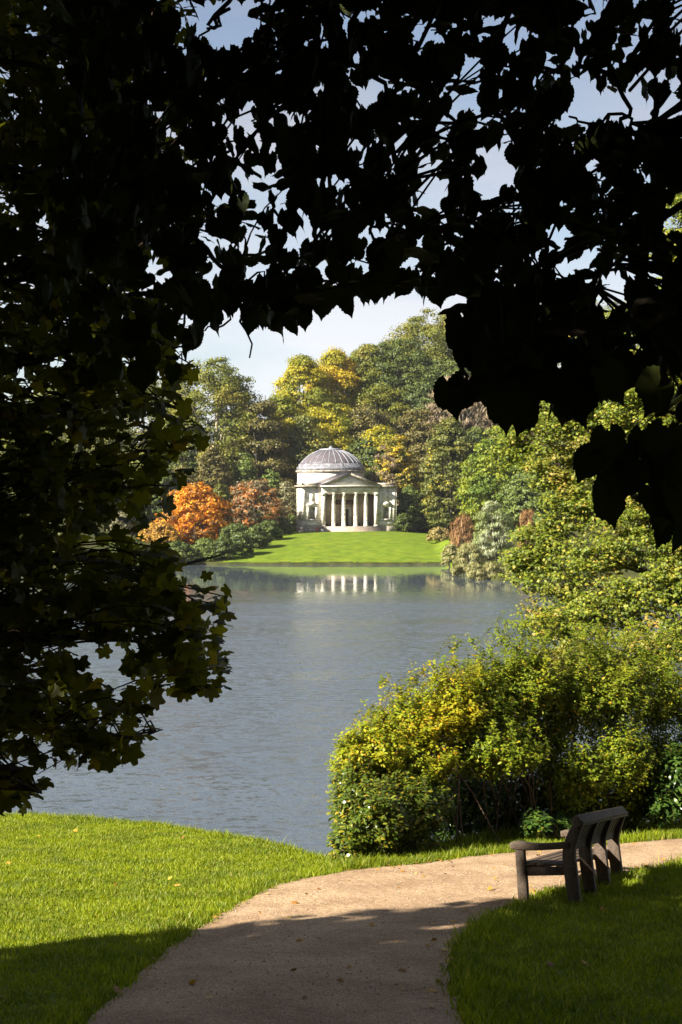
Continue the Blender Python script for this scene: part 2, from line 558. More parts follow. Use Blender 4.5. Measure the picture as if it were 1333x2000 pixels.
def leaf_maple():
    a = np.deg2rad([0, 22, 50, 72, 105, 150, 180, 210, 255, 288, 310, 338])
    r = np.array([0.62, 0.30, 0.56, 0.28, 0.48, 0.22, 0.10, 0.22, 0.48, 0.28, 0.56, 0.30])
    x = r * np.sin(a); y = 0.38 + r * np.cos(a)
    return tpl_fan(np.column_stack([x, y]), -0.3 * np.abs(x))


def leaf_oval(w=0.42):
    o = [(0, 0), (0.5 * w, 0.22), (0.95 * w, 0.5), (0.72 * w, 0.78), (0, 1.0), (-0.72 * w, 0.78), (-0.95 * w, 0.5), (-0.5 * w, 0.22)]
    o = np.array(o) * [0.62, 1]
    V = np.column_stack([o, 0.35 * np.abs(o[:, 0]) - 0.12 * o[:, 1] ** 2])
    F = np.array([(0, 1, 7), (1, 2, 6), (1, 6, 7), (2, 3, 5), (2, 5, 6), (3, 4, 5)])
    return V, F


def leaf_clump():
    """spray of leaves read from far off: ragged seven-sided piece, bent"""
    o = np.array([(0.05, -0.5), (0.36, -0.22), (0.2, 0.02), (0.46, 0.28), (0.04, 0.52), (-0.3, 0.3), (-0.22, -0.02), (-0.46, -0.2)])
    return tpl_fan(o, np.array([-0.12, -0.05, 0.03, -0.1, -0.14, -0.04, 0.05, -0.1]))


def leaf_diamond():
    V = np.array([(0, -0.5, -0.08), (0.34, 0, 0.06), (0, 0.5, -0.08), (-0.34, 0, 0.06)])
    return V, np.array([(0, 1, 2), (0, 2, 3)])


def leaf_kite():
    V = np.array([(0.06, -0.52, -0.1), (0.40, 0.08, 0.06), (-0.02, 0.5, -0.1), (-0.30, -0.12, 0.05)])
    return V, np.array([(0, 1, 2), (0, 2, 3)])


def leaf_strip(w=0.08):
    V = np.array([(-w, 0, 0), (w, 0, 0), (w * 0.8, 0.55, 0.04), (-w * 0.8, 0.55, 0.04), (0, 1, -0.05)])
    return V, np.array([(0, 1, 2), (0, 2, 3), (3, 2, 4)])


T_LIME, T_SYC, T_MAPLE, T_OVAL, T_CLUMP, T_DIAM, T_STRIP = leaf_lime(), leaf_sycamore(), leaf_maple(), leaf_oval(), leaf_clump(), leaf_diamond(), leaf_strip()
T_LAUREL, T_KITE, T_TWIG = leaf_oval(0.34), leaf_kite(), leaf_strip(0.03)


def frames(normal, axis):
    n = unit(normal)
    a = axis - (axis * n).sum(-1, keepdims=True) * n
    a = unit(a)
    s = np.cross(a, n)
    return np.stack([s, a, n], -1)            # columns: side, leaf axis, normal


def scatter(tpl, pos, normal, axis, size):
    V0, F0 = tpl
    R = frames(normal, axis)
    size = np.broadcast_to(size, (len(pos),))
    V = np.einsum('nij,kj->nki', R, V0) * size[:, None, None] + pos[:, None, :]
    k = len(V0)
    F = (F0[None] + (np.arange(len(pos)) * k)[:, None, None]).reshape(-1, 3)
    return V.reshape(-1, 3), F


def rdir(rng, n):
    return unit(rng.normal(size=(n, 3)))


# ------------------------------------------------------------------ trees seen across the lake
def crown_points(rng, shape, n, rad):
    """clump centres in a crown that spans z 0..1 (times height)"""
    if shape == 'round':
        u = rdir(rng, n * 2)
        u = u[u[:, 2] > -0.75][:n]
        f = rng.uniform(0.45, 1.0, len(u)) ** 0.6
        c = u * f[:, None]
        c[:, 2] = (c[:, 2] + 0.75) / 1.75
        c[:, :2] *= 1 + 0.25 * (1 - c[:, 2:3])
        return c[:, 0] * rad, c[:, 1] * rad, c[:, 2]
    h = rng.uniform(0, 1, n)
    if shape == 'cone':
        r = (1 - h) ** 0.75
    elif shape == 'dome':
        r = np.sqrt(np.clip(1 - h ** 2, 0, 1))
    elif shape == 'column':
        r = np.sin(np.pi * np.clip(0.12 + 0.88 * h, 0, 1)) ** 0.55
    else:                                      # 'spread': layered tiers
        h = np.round(h * 6) / 6 + rng.normal(0, 0.02, n)
        r = np.clip(1.0 - 0.75 * h, 0.1, 1)
    t = rng.uniform(0, 2 * np.pi, n)
    f = rng.uniform(0.35, 1, n) ** 0.5
    return r * f * rad * np.cos(t), r * f * rad * np.sin(t), h


def far_tree(name, label, cat, x, y, base_z, top_z, width, shape, mat, trunk_h=0.15, clumps=70, per=75, leaf=0.55, tpl=None,
             seed=1, bark='bark', group=None, clump_r=None, twiggy=0, sink=0.4, up=0.0, limbs=10):
    rng = np.random.default_rng(seed)
    H = top_z - base_z
    root = empty(name, (x, y, base_z - sink), label, cat, group)
    z0 = H * trunk_h
    rad = width / 2
    cr = clump_r or 0.17 * width
    cx_, cy_, ch = crown_points(rng, shape, clumps, max(rad - cr * 0.6, 0.25 * rad))
    C = np.column_stack([cx_, cy_, z0 + cr * 0.5 + ch * (H - z0 - cr * 1.15)])
    C[:, 2] += sink
    crs = cr * rng.uniform(0.55, 1.25, len(C))
    n = len(C) * per
    ci = np.repeat(np.arange(len(C)), per)
    d = rdir(rng, n)
    d[:, 2] = np.where(rng.random(n) < 0.65, np.abs(d[:, 2]), d[:, 2])
    pos = C[ci] + d * (crs[ci] * rng.uniform(0.35, 1.12, n))[:, None] * np.array([1.1, 1.1, 0.72])
    mid = np.array([0, 0, z0 + 0.45 * (H - z0)])
    outw = unit(pos - mid)
    nor = unit(0.8 * d + 0.35 * outw + 0.55 * rdir(rng, n))
    ax = rdir(rng, n) + np.array([0, 0, up])
    V, F = scatter(tpl or T_KITE, pos, nor, ax, leaf * rng.uniform(0.55, 1.3, n))
    mesh_np('crown', V, [F], mat, root)
    mb = MB()
    r0 = max(0.05, 0.022 * H)
    tip = np.array([rng.normal(0, 0.04) * rad, rng.normal(0, 0.04) * rad, z0 + 0.75 * (H - z0)])
    tr = smooth_line([(0, 0, 0), (rng.normal(0, .02) * H, 0, 0.35 * tip[2]), tip], 8)
    mb.tube(tr, np.linspace(r0 * 1.3, r0 * 0.25, 8), 6)
    pick = rng.choice(len(C), min(limbs, len(C)), replace=False)
    for k in pick:
        q = np.clip(C[k, 2] * 0.55 / tip[2], 0.08, 0.85)
        s = tr[int(q * 7)]
        e = C[k]
        m_ = (s + e) / 2 + np.array([0, 0, -0.08 * np.linalg.norm(e - s)])
        mb.tube(smooth_line([s, m_, e], 5), np.linspace(r0 * 0.5, r0 * 0.12, 5), 4)
    if twiggy:
        for k in range(twiggy):
            c = C[rng.integers(len(C))]
            e = c + rdir(rng, 1)[0] * cr * 1.6 * np.array([1, 1, 0.6]) + np.array([0, 0, cr * 0.7])
            s = tr[rng.integers(3, 8)] * 0.35 + c * 0.65
            mb.tube(smooth_line([s, (s + e) / 2 + rng.normal(0, .1, 3) * cr, e], 4), np.linspace(r0 * 0.16, r0 * 0.05, 4), 3)
    mb.build('trunk', M[bark], root, smooth=True)
    return root


g = lambda r, gg, b: (r, gg, b)
M['oak'] = leaf_mat('oak_leaves', [(0, g(0.077, 0.098, 0.014)), (.5, g(0.134, 0.152, 0.020)), (1, g(0.230, 0.226, 0.030))], [(0, g(0.141, 0.140, 0.018)), (1, g(0.282, 0.232, 0.035))], 0.12)
M['beech'] = leaf_mat('beech_leaves', [(0, g(0.192, 0.195, 0.012)), (.5, g(0.346, 0.305, 0.016)), (1, g(0.538, 0.427, 0.020))], [(0, g(0.115, 0.146, 0.015)), (1, g(0.230, 0.232, 0.020))], 0.14, 0.52)
M['beech_gold'] = leaf_mat('gold_beech_leaves', [(0, g(0.256, 0.207, 0.012)), (.5, g(0.461, 0.329, 0.018)), (1, g(0.640, 0.415, 0.025))], [(0, g(0.192, 0.195, 0.015)), (1, g(0.346, 0.305, 0.020))], 0.16, 0.52)
M['dark'] = leaf_mat('dark_leaves', [(0, g(0.033, 0.054, 0.012)), (.5, g(0.064, 0.091, 0.016)), (1, g(0.109, 0.134, 0.025))], [(0, g(0.070, 0.091, 0.015)), (1, g(0.128, 0.146, 0.025))], 0.15, 0.56, trans=.2)
M['holm'] = leaf_mat('holm_leaves', [(0, g(0.051, 0.067, 0.012)), (.5, g(0.096, 0.110, 0.018)), (1, g(0.154, 0.152, 0.028))], [(0, g(0.102, 0.110, 0.020)), (.93, g(0.154, 0.146, 0.020)), (1, g(0.640, 0.439, 0.020))], 0.2, 0.55, trans=.2)
M['cedar'] = leaf_mat('cedar_leaves', [(0, g(0.063, 0.060, 0.016)), (.5, g(0.109, 0.096, 0.022)), (1, g(0.172, 0.138, 0.035))], trans=.15)
M['lime_green'] = leaf_mat('lime_green_leaves', [(0, g(0.121, 0.168, 0.014)), (.5, g(0.209, 0.258, 0.018)), (1, g(0.330, 0.325, 0.022))], [(0, g(0.077, 0.134, 0.015)), (1, g(0.143, 0.190, 0.020))], 0.2, 0.5, trans=.4)
M['shrub_green'] = leaf_mat('shrub_green_leaves', [(0, g(.06, .09, .018)), (.5, g(.10, .14, .025)), (1, g(.16, .19, .04))], trans=.25)
M['orange'] = leaf_mat('orange_leaves', [(0, g(.34, .12, .012)), (.45, g(.60, .23, .018)), (.8, g(.72, .33, .02)), (1, g(.75, .45, .03))], [(0, g(.14, .10, .04)), (1, g(.35, .17, .05))], 0.35, 0.57, trans=.35)
M['russet'] = leaf_mat('russet_leaves', [(0, g(.30, .10, .02)), (.35, g(.55, .20, .035)), (.6, g(.16, .12, .06)), (1, g(.26, .20, .11))], [(0, g(.10, .09, .05)), (1, g(.22, .17, .09))], 0.3, 0.52, trans=.3)
M['gold'] = leaf_mat('gold_leaves', [(0, g(.22, .12, .02)), (.5, g(.38, .21, .03)), (1, g(.5, .3, .05))], trans=.3)
M['yellow'] = leaf_mat('yellow_leaves', [(0, g(.25, .19, .02)), (.5, g(.45, .33, .02)), (1, g(.62, .45, .03))], [(0, g(.10, .12, .02)), (1, g(.2, .18, .03))], 0.3, 0.53)
M['brown'] = leaf_mat('brown_twigs', [(0, g(0.115, 0.086, 0.050)), (.5, g(0.196, 0.144, 0.083)), (1, g(0.287, 0.218, 0.132))], trans=.1)
M['grey_shrub'] = leaf_mat('grey_shrub_leaves', [(0, g(.08, .08, .035)), (.5, g(.14, .13, .06)), (1, g(.22, .2, .10))], trans=.2)
M['willow'] = leaf_mat('willow_leaves', [(0, g(.16, .19, .09)), (.5, g(.28, .31, .17)), (1, g(.5, .52, .38))], [(0, g(.14, .18, .05)), (1, g(.26, .29, .10))], 0.25, 0.5, trans=.3)
M['dogwood'] = leaf_mat('dogwood_twigs', [(0, g(.15, .07, .03)), (.5, g(.26, .13, .055)), (1, g(.34, .22, .08))], trans=.15)
M['reed'] = leaf_mat('reed_leaves', [(0, g(.14, .15, .04)), (.5, g(.26, .25, .09)), (1, g(.42, .38, .2))], trans=.3)
M['tan_bush'] = leaf_mat('tan_bush_leaves', [(0, g(.12, .10, .03)), (.5, g(.22, .18, .05)), (1, g(.33, .24, .08))], trans=.2)


def ft(name, label, cat, px, D, top, wpx, shape, mat, base=None, **k):
    """a tree across the lake: middle column, distance, row of its top, width in photo pixels"""
    x = (px - CX) / FPX * D
    bz = float(fz(x, D)) if base is None else EYE - (base - HY) / FPX * D
    tz = EYE - (top - HY) / FPX * D
    w = wpx / FPX * D * (1.22 if k.get('group') == WOOD else 1.0)
    if k.get('tpl') is None:
        H = tz - bz
        dn = k.pop('dense', 1.0)
        cr = k.setdefault('clump_r', 0.16 * w)
        lf = k['leaf'] = k.get('leaf', 0.52)
        k['clumps'] = int(np.clip(1.9 * w * H / (cr * cr), 70, 420))
        k['per'] = int(np.clip(4 * np.pi * cr * cr * 0.36 * dn / (lf * lf * 0.36), 40, 150))
        k['trunk_h'] = min(k.get('trunk_h', 0.04), 0.06)
    return far_tree(name, label, cat, x, D, bz, tz, w, shape, M[mat], seed=int(px * 7 + top), **k)


WOOD = 'trees on the hill behind the temple'
# hill crest and slopes
ft('oak_tree', 'tall olive oak with open limbs at the left of the sky gap', 'tree', 420, 318, 682, 185, 'round', 'oak', group=WOOD, clumps=110, twiggy=20, bark='pale_bark', clump_r=2.3, trunk_h=.22)
ft('oak_tree', 'broad olive oak seen through the dark leaves at the left edge', 'tree', 285, 330, 715, 190, 'round', 'oak', group=WOOD, clumps=90, clump_r=2.6)
ft('oak_tree', 'olive oak far left, mostly hidden by the dark foreground leaves', 'tree', 120, 330, 740, 210, 'round', 'oak', group=WOOD, clumps=80, clump_r=2.8)
ft('oak_tree', 'leftmost green tree on the far shore behind dark leaves', 'tree', -40, 325, 760, 190, 'round', 'dark', group=WOOD, clumps=80, clump_r=2.8)
ft('cedar_tree', 'brown green cedar with flat tiers left of the dome', 'tree', 512, 312, 790, 150, 'spread', 'cedar', group=WOOD, clumps=120, clump_r=1.5, trunk_h=.05)
ft('beech_tree', 'yellow green beech at the left end of the wooded crest', 'tree', 592, 332, 692, 125, 'column', 'beech', group=WOOD, clumps=120, clump_r=1.9, trunk_h=.04)
ft('beech_tree', 'golden topped beech above the dome', 'tree', 655, 342, 680, 125, 'column', 'beech_gold', group=WOOD, clumps=120, clump_r=1.9, trunk_h=.06)
ft('beech_tree', 'olive beech with a pale bare trunk right of the golden beech', 'tree', 718, 346, 668, 110, 'column', 'oak', group=WOOD, clumps=110, clump_r=1.8, twiggy=10, bark='pale_bark')
ft('oak_tree', 'big dark green oak in the middle of the hillside', 'tree', 775, 348, 650, 150, 'round', 'dark', group=WOOD, clumps=130, clump_r=2.3, trunk_h=.1)
ft('oak_tree', 'olive green oak topping the crest under the dark leaves', 'tree', 850, 362, 592, 190, 'round', 'oak', group=WOOD, clumps=140, clump_r=2.6, trunk_h=.1)
ft('oak_tree', 'olive oak on the crest right of the highest one', 'tree', 965, 365, 585, 170, 'round', 'oak', group=WOOD, clumps=110, clump_r=2.6)
ft('oak_tree', 'green oak on the crest behind the big dark leaves', 'tree', 1090, 365, 560, 190, 'round', 'beech', group=WOOD, clumps=110, clump_r=2.8)
ft('oak_tree', 'dark green oak on the crest at the right edge', 'tree', 1240, 360, 570, 210, 'round', 'dark', group=WOOD, clumps=110, clump_r=2.8)
ft('oak_tree', 'dark green oak just below the crest oak', 'tree', 868, 345, 690, 120, 'round', 'dark', group=WOOD, clumps=100, clump_r=2.0)
ft('bare_tree', 'brown leafless tree with pale trunks on the upper right slope', 'tree', 905, 332, 722, 130, 'round', 'brown', group=WOOD, clumps=110, per=90, leaf=1.1, tpl=T_STRIP, up=1.2, twiggy=50, bark='pale_bark', clump_r=1.9)
ft('bare_tree', 'brown leafless tree right of the pale trunked one', 'tree', 985, 330, 745, 110, 'round', 'brown', group=WOOD, clumps=90, per=80, leaf=1.1, tpl=T_STRIP, up=1.2, twiggy=30, clump_r=1.8)
ft('beech_tree', 'lower olive beech directly behind the dome', 'tree', 640, 324, 775, 110, 'round', 'beech', group=WOOD, clumps=90, clump_r=1.8)
ft('beech_tree', 'olive brown tree above the right of the dome', 'tree', 722, 326, 780, 100, 'round', 'cedar', group=WOOD, clumps=90, clump_r=1.6, twiggy=14, bark='pale_bark')
ft('oak_tree', 'dark green tree touching the right of the dome', 'tree', 715, 316, 850, 85, 'round', 'dark', group=WOOD, clumps=90, clump_r=1.5)
ft('oak_tree', 'dark tree in the shade behind the right wing', 'tree', 765, 309, 880, 90, 'round', 'dark', group=WOOD, clumps=90, clump_r=1.5, trunk_h=.02)
ft('oak_tree', 'rust tipped dark tree on the mid slope', 'tree', 812, 330, 790, 90, 'round', 'cedar', group=WOOD, clumps=90, clump_r=1.6)
ft('yellow_tree', 'small bright yellow tree right of the dome', 'tree', 775, 306, 846, 75, 'round', 'yellow', group=WOOD, clumps=80, clump_r=1.1, per=60)
ft('bare_shrub', 'grey brown twiggy tree beside the small yellow tree', 'tree', 752, 304, 870, 60, 'round', 'brown', group=WOOD, clumps=60, leaf=.9, tpl=T_STRIP, up=1, clump_r=1.0, trunk_h=.05)
ft('holm_oak', 'tall dense dark green holm oak right of the temple', 'tree', 880, 292, 815, 125, 'column', 'holm', clumps=170, clump_r=1.4, trunk_h=.01, per=90, base=1040)
ft('holm_oak', 'darker holm oak close behind the right of the tall one', 'tree', 930, 300, 830, 110, 'column', 'dark', clumps=120, clump_r=1.5, trunk_h=.01, base=1040)
ft('lime_tree', 'bright yellow green tree at the right of the lawn', 'tree', 965, 268, 850, 130, 'round', 'lime_green', clumps=130, clump_r=1.2, trunk_h=.03, base=1050)
ft('lime_tree', 'taller bright green tree just behind the yellow green one', 'tree', 1015, 285, 790, 140, 'round', 'lime_green', clumps=120, clump_r=1.5, trunk_h=.03, base=1050)
ft('green_tree', 'mid green tree on the right shore behind the willow', 'tree', 1035, 260, 910, 120, 'round', 'shrub_green', clumps=110, clump_r=1.2, trunk_h=.02, base=1060)
ft('green_tree', 'green tree on the right shore behind the leaning maple', 'tree', 1150, 262, 800, 190, 'round', 'holm', clumps=110, clump_r=2, trunk_h=.02, base=1060)
ft('green_tree', 'green tree on the far shore at the right edge', 'tree', 1310, 262, 780, 200, 'round', 'oak', clumps=110, clump_r=2, trunk_h=.02, base=1060)
ft('laurel_bush', 'pale green laurel against the right wall of the temple', 'shrub', 800, 297, 948, 52, 'column', 'shrub_green', clumps=80, clump_r=.75, trunk_h=.01, leaf=.45)
ft('laurel_bush', 'low dark laurel at the right corner of the temple steps', 'shrub', 787, 293, 1000, 38, 'dome', 'dark', clumps=50, clump_r=.7, trunk_h=.01, leaf=.4)
ft('laurel_bush', 'dark shrub between the laurel and the tall holm oak', 'shrub', 828, 300, 960, 50, 'dome', 'dark', clumps=60, clump_r=.9, trunk_h=.01, leaf=.45)
for px_, D_, top_, w_, shp_, mt_, lab_ in [
        (556, 322, 770, 80, 'column', 'beech', 'yellow green tree between the cedar and the first beech'), (600, 318, 800, 90, 'round', 'holm', 'dark tree at the left shoulder of the dome'),
        (690, 352, 690, 110, 'round', 'beech', 'olive yellow tree filling the crest between the beeches'), (745, 336, 740, 100, 'round', 'oak', 'olive tree below the big dark oak'),
        (800, 358, 640, 120, 'round', 'oak', 'olive crest tree joining the dark oak to the highest oak'), (820, 340, 720, 110, 'round', 'dark', 'dark mid slope tree below the highest oak'),
        (905, 366, 600, 130, 'round', 'dark', 'dark crest tree just right of the highest oak'), (835, 318, 840, 90, 'round', 'cedar', 'brownish tree behind the tall holm oak'),
        (470, 328, 760, 90, 'round', 'oak', 'green tree right of the tall oak against the sky gap'), (365, 312, 800, 100, 'round', 'dark', 'dark tree in front of the tall oak'),
        (680, 330, 800, 90, 'column', 'oak', 'slim olive tree just above the dome cap'), (735, 318, 815, 80, 'round', 'beech', 'olive tree between the dome and the yellow tree')]:
    ft('oak_tree' if mt_ != 'beech' else 'beech_tree', lab_, 'tree', px_, D_, top_, w_, shp_, mt_, group=WOOD)
for px_, D_, top_, w_, lab_ in [(438, 243, 1046, 52, 'dark shrub where the lawn edge meets the water'), (470, 247, 1036, 56, 'dark shrub second from the water along the left lawn edge'),
                                (500, 255, 1024, 58, 'dark shrub midway up the left lawn edge'), (528, 267, 1014, 54, 'dark shrub near the top of the left lawn edge'), (552, 281, 1008, 42, 'dark shrub at the top end of the left lawn edge')]:
    ft('dark_shrub', lab_, 'shrub', px_, D_, top_, w_, 'dome', 'dark', leaf=.4, clump_r=.62, group='dark shrubs up the left edge of the lawn')
# left of the temple
ft('rust_tree', 'small dark green tree with rust tips under the tall oak', 'tree', 415, 300, 862, 80, 'round', 'cedar', clumps=90, clump_r=1.2, trunk_h=.03)
ft('green_shrub', 'pale green shrub under the cedar', 'shrub', 478, 303, 880, 60, 'round', 'shrub_green', clumps=80, clump_r=.9, trunk_h=.02)
ft('green_shrub', 'bright green shrub left of the drum of the temple', 'shrub', 530, 302, 915, 60, 'round', 'shrub_green', clumps=80, clump_r=.9, trunk_h=.02)
ft('grey_bush', 'grey green bush against the left wall of the temple', 'shrub', 560, 300, 938, 62, 'dome', 'grey_shrub', clumps=90, clump_r=.9, trunk_h=.02)
ft('green_shrub', 'low green shrub at the left foot of the temple', 'shrub', 567, 293, 1000, 36, 'dome', 'shrub_green', clumps=50, clump_r=.6, trunk_h=.01, leaf=.4)
ft('orange_maple', 'vivid orange maple at the left of the lawn', 'tree', 380, 264, 936, 142, 'round', 'orange', clumps=120, clump_r=.95, trunk_h=.03, dense=.75, leaf=.5, twiggy=25, base=1085)
ft('orange_maple', 'russet maple with bare grey twigs right of the dark yew', 'tree', 497, 282, 930, 130, 'round', 'russet', clumps=120, clump_r=.95, trunk_h=.08, dense=.6, leaf=.45, twiggy=60, base=1050)
ft('golden_maple', 'low golden maple at the water under the orange maple', 'tree', 312, 255, 1018, 105, 'dome', 'gold', clumps=90, clump_r=.8, trunk_h=.1, per=60, leaf=.4, base=1085)
ft('yew_tree', 'dark green yew between the two orange maples', 'tree', 432, 270, 945, 62, 'column', 'holm', clumps=100, clump_r=.85, trunk_h=.01, leaf=.45, base=1090)
ft('yew_tree', 'dark spreading yew at the left foot of the lawn', 'tree', 462, 258, 1020, 95, 'dome', 'dark', clumps=90, clump_r=.9, trunk_h=.01, leaf=.42, base=1092)
ft('yew_tree', 'dark low yew hedge at the top left of the lawn', 'tree', 515, 282, 1008, 95, 'dome', 'dark', clumps=70, clump_r=.9, trunk_h=.01, leaf=.42, base=1050)
ft('bank_shrub', 'pale leaved shrub at the water left of the lawn', 'shrub', 402, 243, 1050, 74, 'dome', 'shrub_green', clumps=60, clump_r=.6, trunk_h=.01, leaf=.35, base=1099)
ft('bank_shrub', 'dark shrub overhanging the water below the golden maple', 'shrub', 345, 240, 1056, 90, 'dome', 'dark', clumps=60, clump_r=.7, trunk_h=.01, leaf=.4, base=1099)
ft('grey_bush', 'silvery grey bush on the far left shore', 'shrub', 235, 262, 1000, 80, 'dome', 'grey_shrub', clumps=80, clump_r=.9, trunk_h=.02, base=1085)
ft('green_tree', 'dark green tree on the left shore behind the golden maple', 'tree', 310, 285, 900, 110, 'round', 'dark', clumps=100, clump_r=1.5, trunk_h=.02, base=1070)
ft('green_tree', 'dark green tree far left above the shore', 'tree', 170, 280, 880, 150, 'round', 'dark', clumps=100, clump_r=1.8, trunk_h=.02, base=1070)
ft('green_tree', 'dark green tree at the left end of the far shore', 'tree', 30, 270, 900, 170, 'round', 'holm', clumps=100, clump_r=1.8, trunk_h=.02, base=1080)
ft('bank_shrub', 'dark shrub hanging over the water at the far left', 'shrub', 250, 236, 1050, 110, 'dome', 'dark', clumps=70, clump_r=.9, trunk_h=.01, leaf=.45, base=1106)
ft('bank_shrub', 'green shrub by the water at the left frame edge', 'shrub', 110, 234, 1040, 140, 'dome', 'holm', clumps=80, clump_r=1.1, trunk_h=.01, leaf=.5, base=1108)
for px_, D_, top_, w_, mt_, lab_ in [(60, 300, 800, 170, 'oak', 'olive tree on the slope behind the leftmost shore trees'), (185, 306, 790, 150, 'holm', 'dark olive tree on the far left slope above the silvery bush'),
                                     (255, 296, 870, 120, 'oak', 'olive tree on the left slope just above the golden maple'), (350, 292, 905, 90, 'cedar', 'brown green tree between the orange maple and the tall oak')]:
    ft('oak_tree', lab_, 'tree', px_, D_, top_, w_, 'round', mt_, group=WOOD)
# right of the lawn
ft('round_bush', 'round tan green bush at the right of the lawn', 'shrub', 857, 262, 1028, 54, 'dome', 'tan_bush', clumps=70, clump_r=.55, trunk_h=.01, leaf=.32)
ft('tan_bush', 'low tan bush at the water just left of the dogwood', 'shrub', 880, 231, 1062, 42, 'dome', 'reed', clump_r=.5, leaf=.35, base=1108)
ft('dogwood_shrub', 'red brown twiggy dogwood beside the round bush', 'shrub', 905, 236, 1008, 62, 'column', 'dogwood', clumps=60, clump_r=.8, trunk_h=.01, per=42, leaf=1.2, tpl=T_TWIG, up=2.4, base=1112)
ft('dogwood_shrub', 'thin red dogwood between the willow and the leaning maple', 'shrub', 1032, 226, 1000, 45, 'column', 'dogwood', clumps=45, clump_r=.7, trunk_h=.01, per=45, leaf=1.2, tpl=T_TWIG, up=2.4, base=1115)
ft('willow_shrub', 'silvery willow with pale upright tips on the right shore', 'shrub', 965, 214, 978, 110, 'dome', 'willow', clumps=110, clump_r=.75, trunk_h=.01, per=90, leaf=.62, tpl=T_STRIP, up=1.3, base=1122)
ft('willow_shrub', 'yellow green willow at the water below the dogwood', 'shrub', 915, 205, 1062, 75, 'dome', 'reed', clumps=70, clump_r=.55, trunk_h=.01, per=80, leaf=.55, tpl=T_STRIP, up=1.6, base=1130)
for k_, (px_, top_, w_, lab_) in enumerate([(925, 1098, 46, 'pale reed clump at the left of the right hand point'), (958, 1100, 50, 'cream flowered reed clump in the middle of the point'),
                                           (990, 1103, 46, 'reed clump under the willow next to the leaning maple')]):
    ft('reed_clump', lab_, 'reeds', px_, 199 + k_, top_, w_, 'dome', 'reed', clumps=40, clump_r=.4, trunk_h=.01, per=70, leaf=.45, tpl=T_STRIP, up=1.6, base=1136, group='reed clumps at the right hand point')

# ------------------------------------------------------------------ temple
M['stone'] = solid_mat('pale_stone', [(0.30, (0.36, 0.32, 0.25)), (0.45, (0.60, 0.555, 0.47)), (0.64, (0.72, 0.68, 0.59))], 0.9, detail=9, rough=0.85, spec=0.2, bump=0.3,
                       stretch=(1, 1, 2.2), stains=(0.15, 0.13, 0.10), stain_scale=1.1, stain_pos=0.62)
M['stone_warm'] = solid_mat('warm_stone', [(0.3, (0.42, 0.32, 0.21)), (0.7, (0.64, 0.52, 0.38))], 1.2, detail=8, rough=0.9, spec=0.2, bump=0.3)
M['stone_dark'] = solid_mat('weathered_stone', [(0.32, (0.12, 0.10, 0.08)), (0.52, (0.34, 0.30, 0.24)), (0.7, (0.55, 0.50, 0.42))], 1.6, detail=8, rough=0.9, spec=0.2, bump=0.4)
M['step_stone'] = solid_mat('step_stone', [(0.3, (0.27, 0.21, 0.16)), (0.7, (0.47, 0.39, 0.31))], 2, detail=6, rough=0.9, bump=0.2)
M['drum_stone'] = solid_mat('drum_stone', [(0.3, (0.50, 0.46, 0.38)), (0.7, (0.64, 0.60, 0.51))], 0.5, detail=7, rough=0.85, spec=0.2, bump=0.15)
M['lead'] = solid_mat('lead_sheet', [(0.3, (0.060, 0.048, 0.054)), (0.55, (0.095, 0.080, 0.088)), (0.75, (0.15, 0.14, 0.15))], 0.8, detail=7, rough=0.5, spec=0.5, stains=(0.25, 0.12, 0.06), stain_scale=0.5, stain_pos=0.68)
M['lead_pale'] = solid_mat('pale_lead', [(0.3, (0.15, 0.155, 0.172)), (0.7, (0.27, 0.28, 0.31))], 1.5, detail=6, rough=0.5, spec=0.5)
M['lead_ring'] = solid_mat('lead_ring', [(0.35, (0.09, 0.088, 0.097)), (0.5, (0.17, 0.17, 0.19)), (0.65, (0.29, 0.295, 0.325))], 1.0, detail=7, rough=0.5, spec=0.5)
M['dark_wood'] = solid_mat('dark_wood', [(0.3, (0.025, 0.015, 0.010)), (0.7, (0.06, 0.035, 0.022))], 3)
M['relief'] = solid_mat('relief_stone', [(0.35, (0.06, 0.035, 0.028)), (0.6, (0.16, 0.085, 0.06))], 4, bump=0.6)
M['statue_stone'] = solid_mat('statue_stone', [(0.3, (0.10, 0.09, 0.08)), (0.7, (0.26, 0.24, 0.21))], 3)

TEM_TH = math.radians(16)
TZ = EYE - (1038 - HY) / FPX * 290
T0 = np.array([(683 - CX) / FPX * 290, 290, TZ])
temple = empty('temple', T0, 'pale stone domed temple with a columned portico on the far lawn', 'temple', rz=TEM_TH)


def part(name, mb, mat, parent=temple, **k):
    return mb.build(name, M[mat], parent, **k)


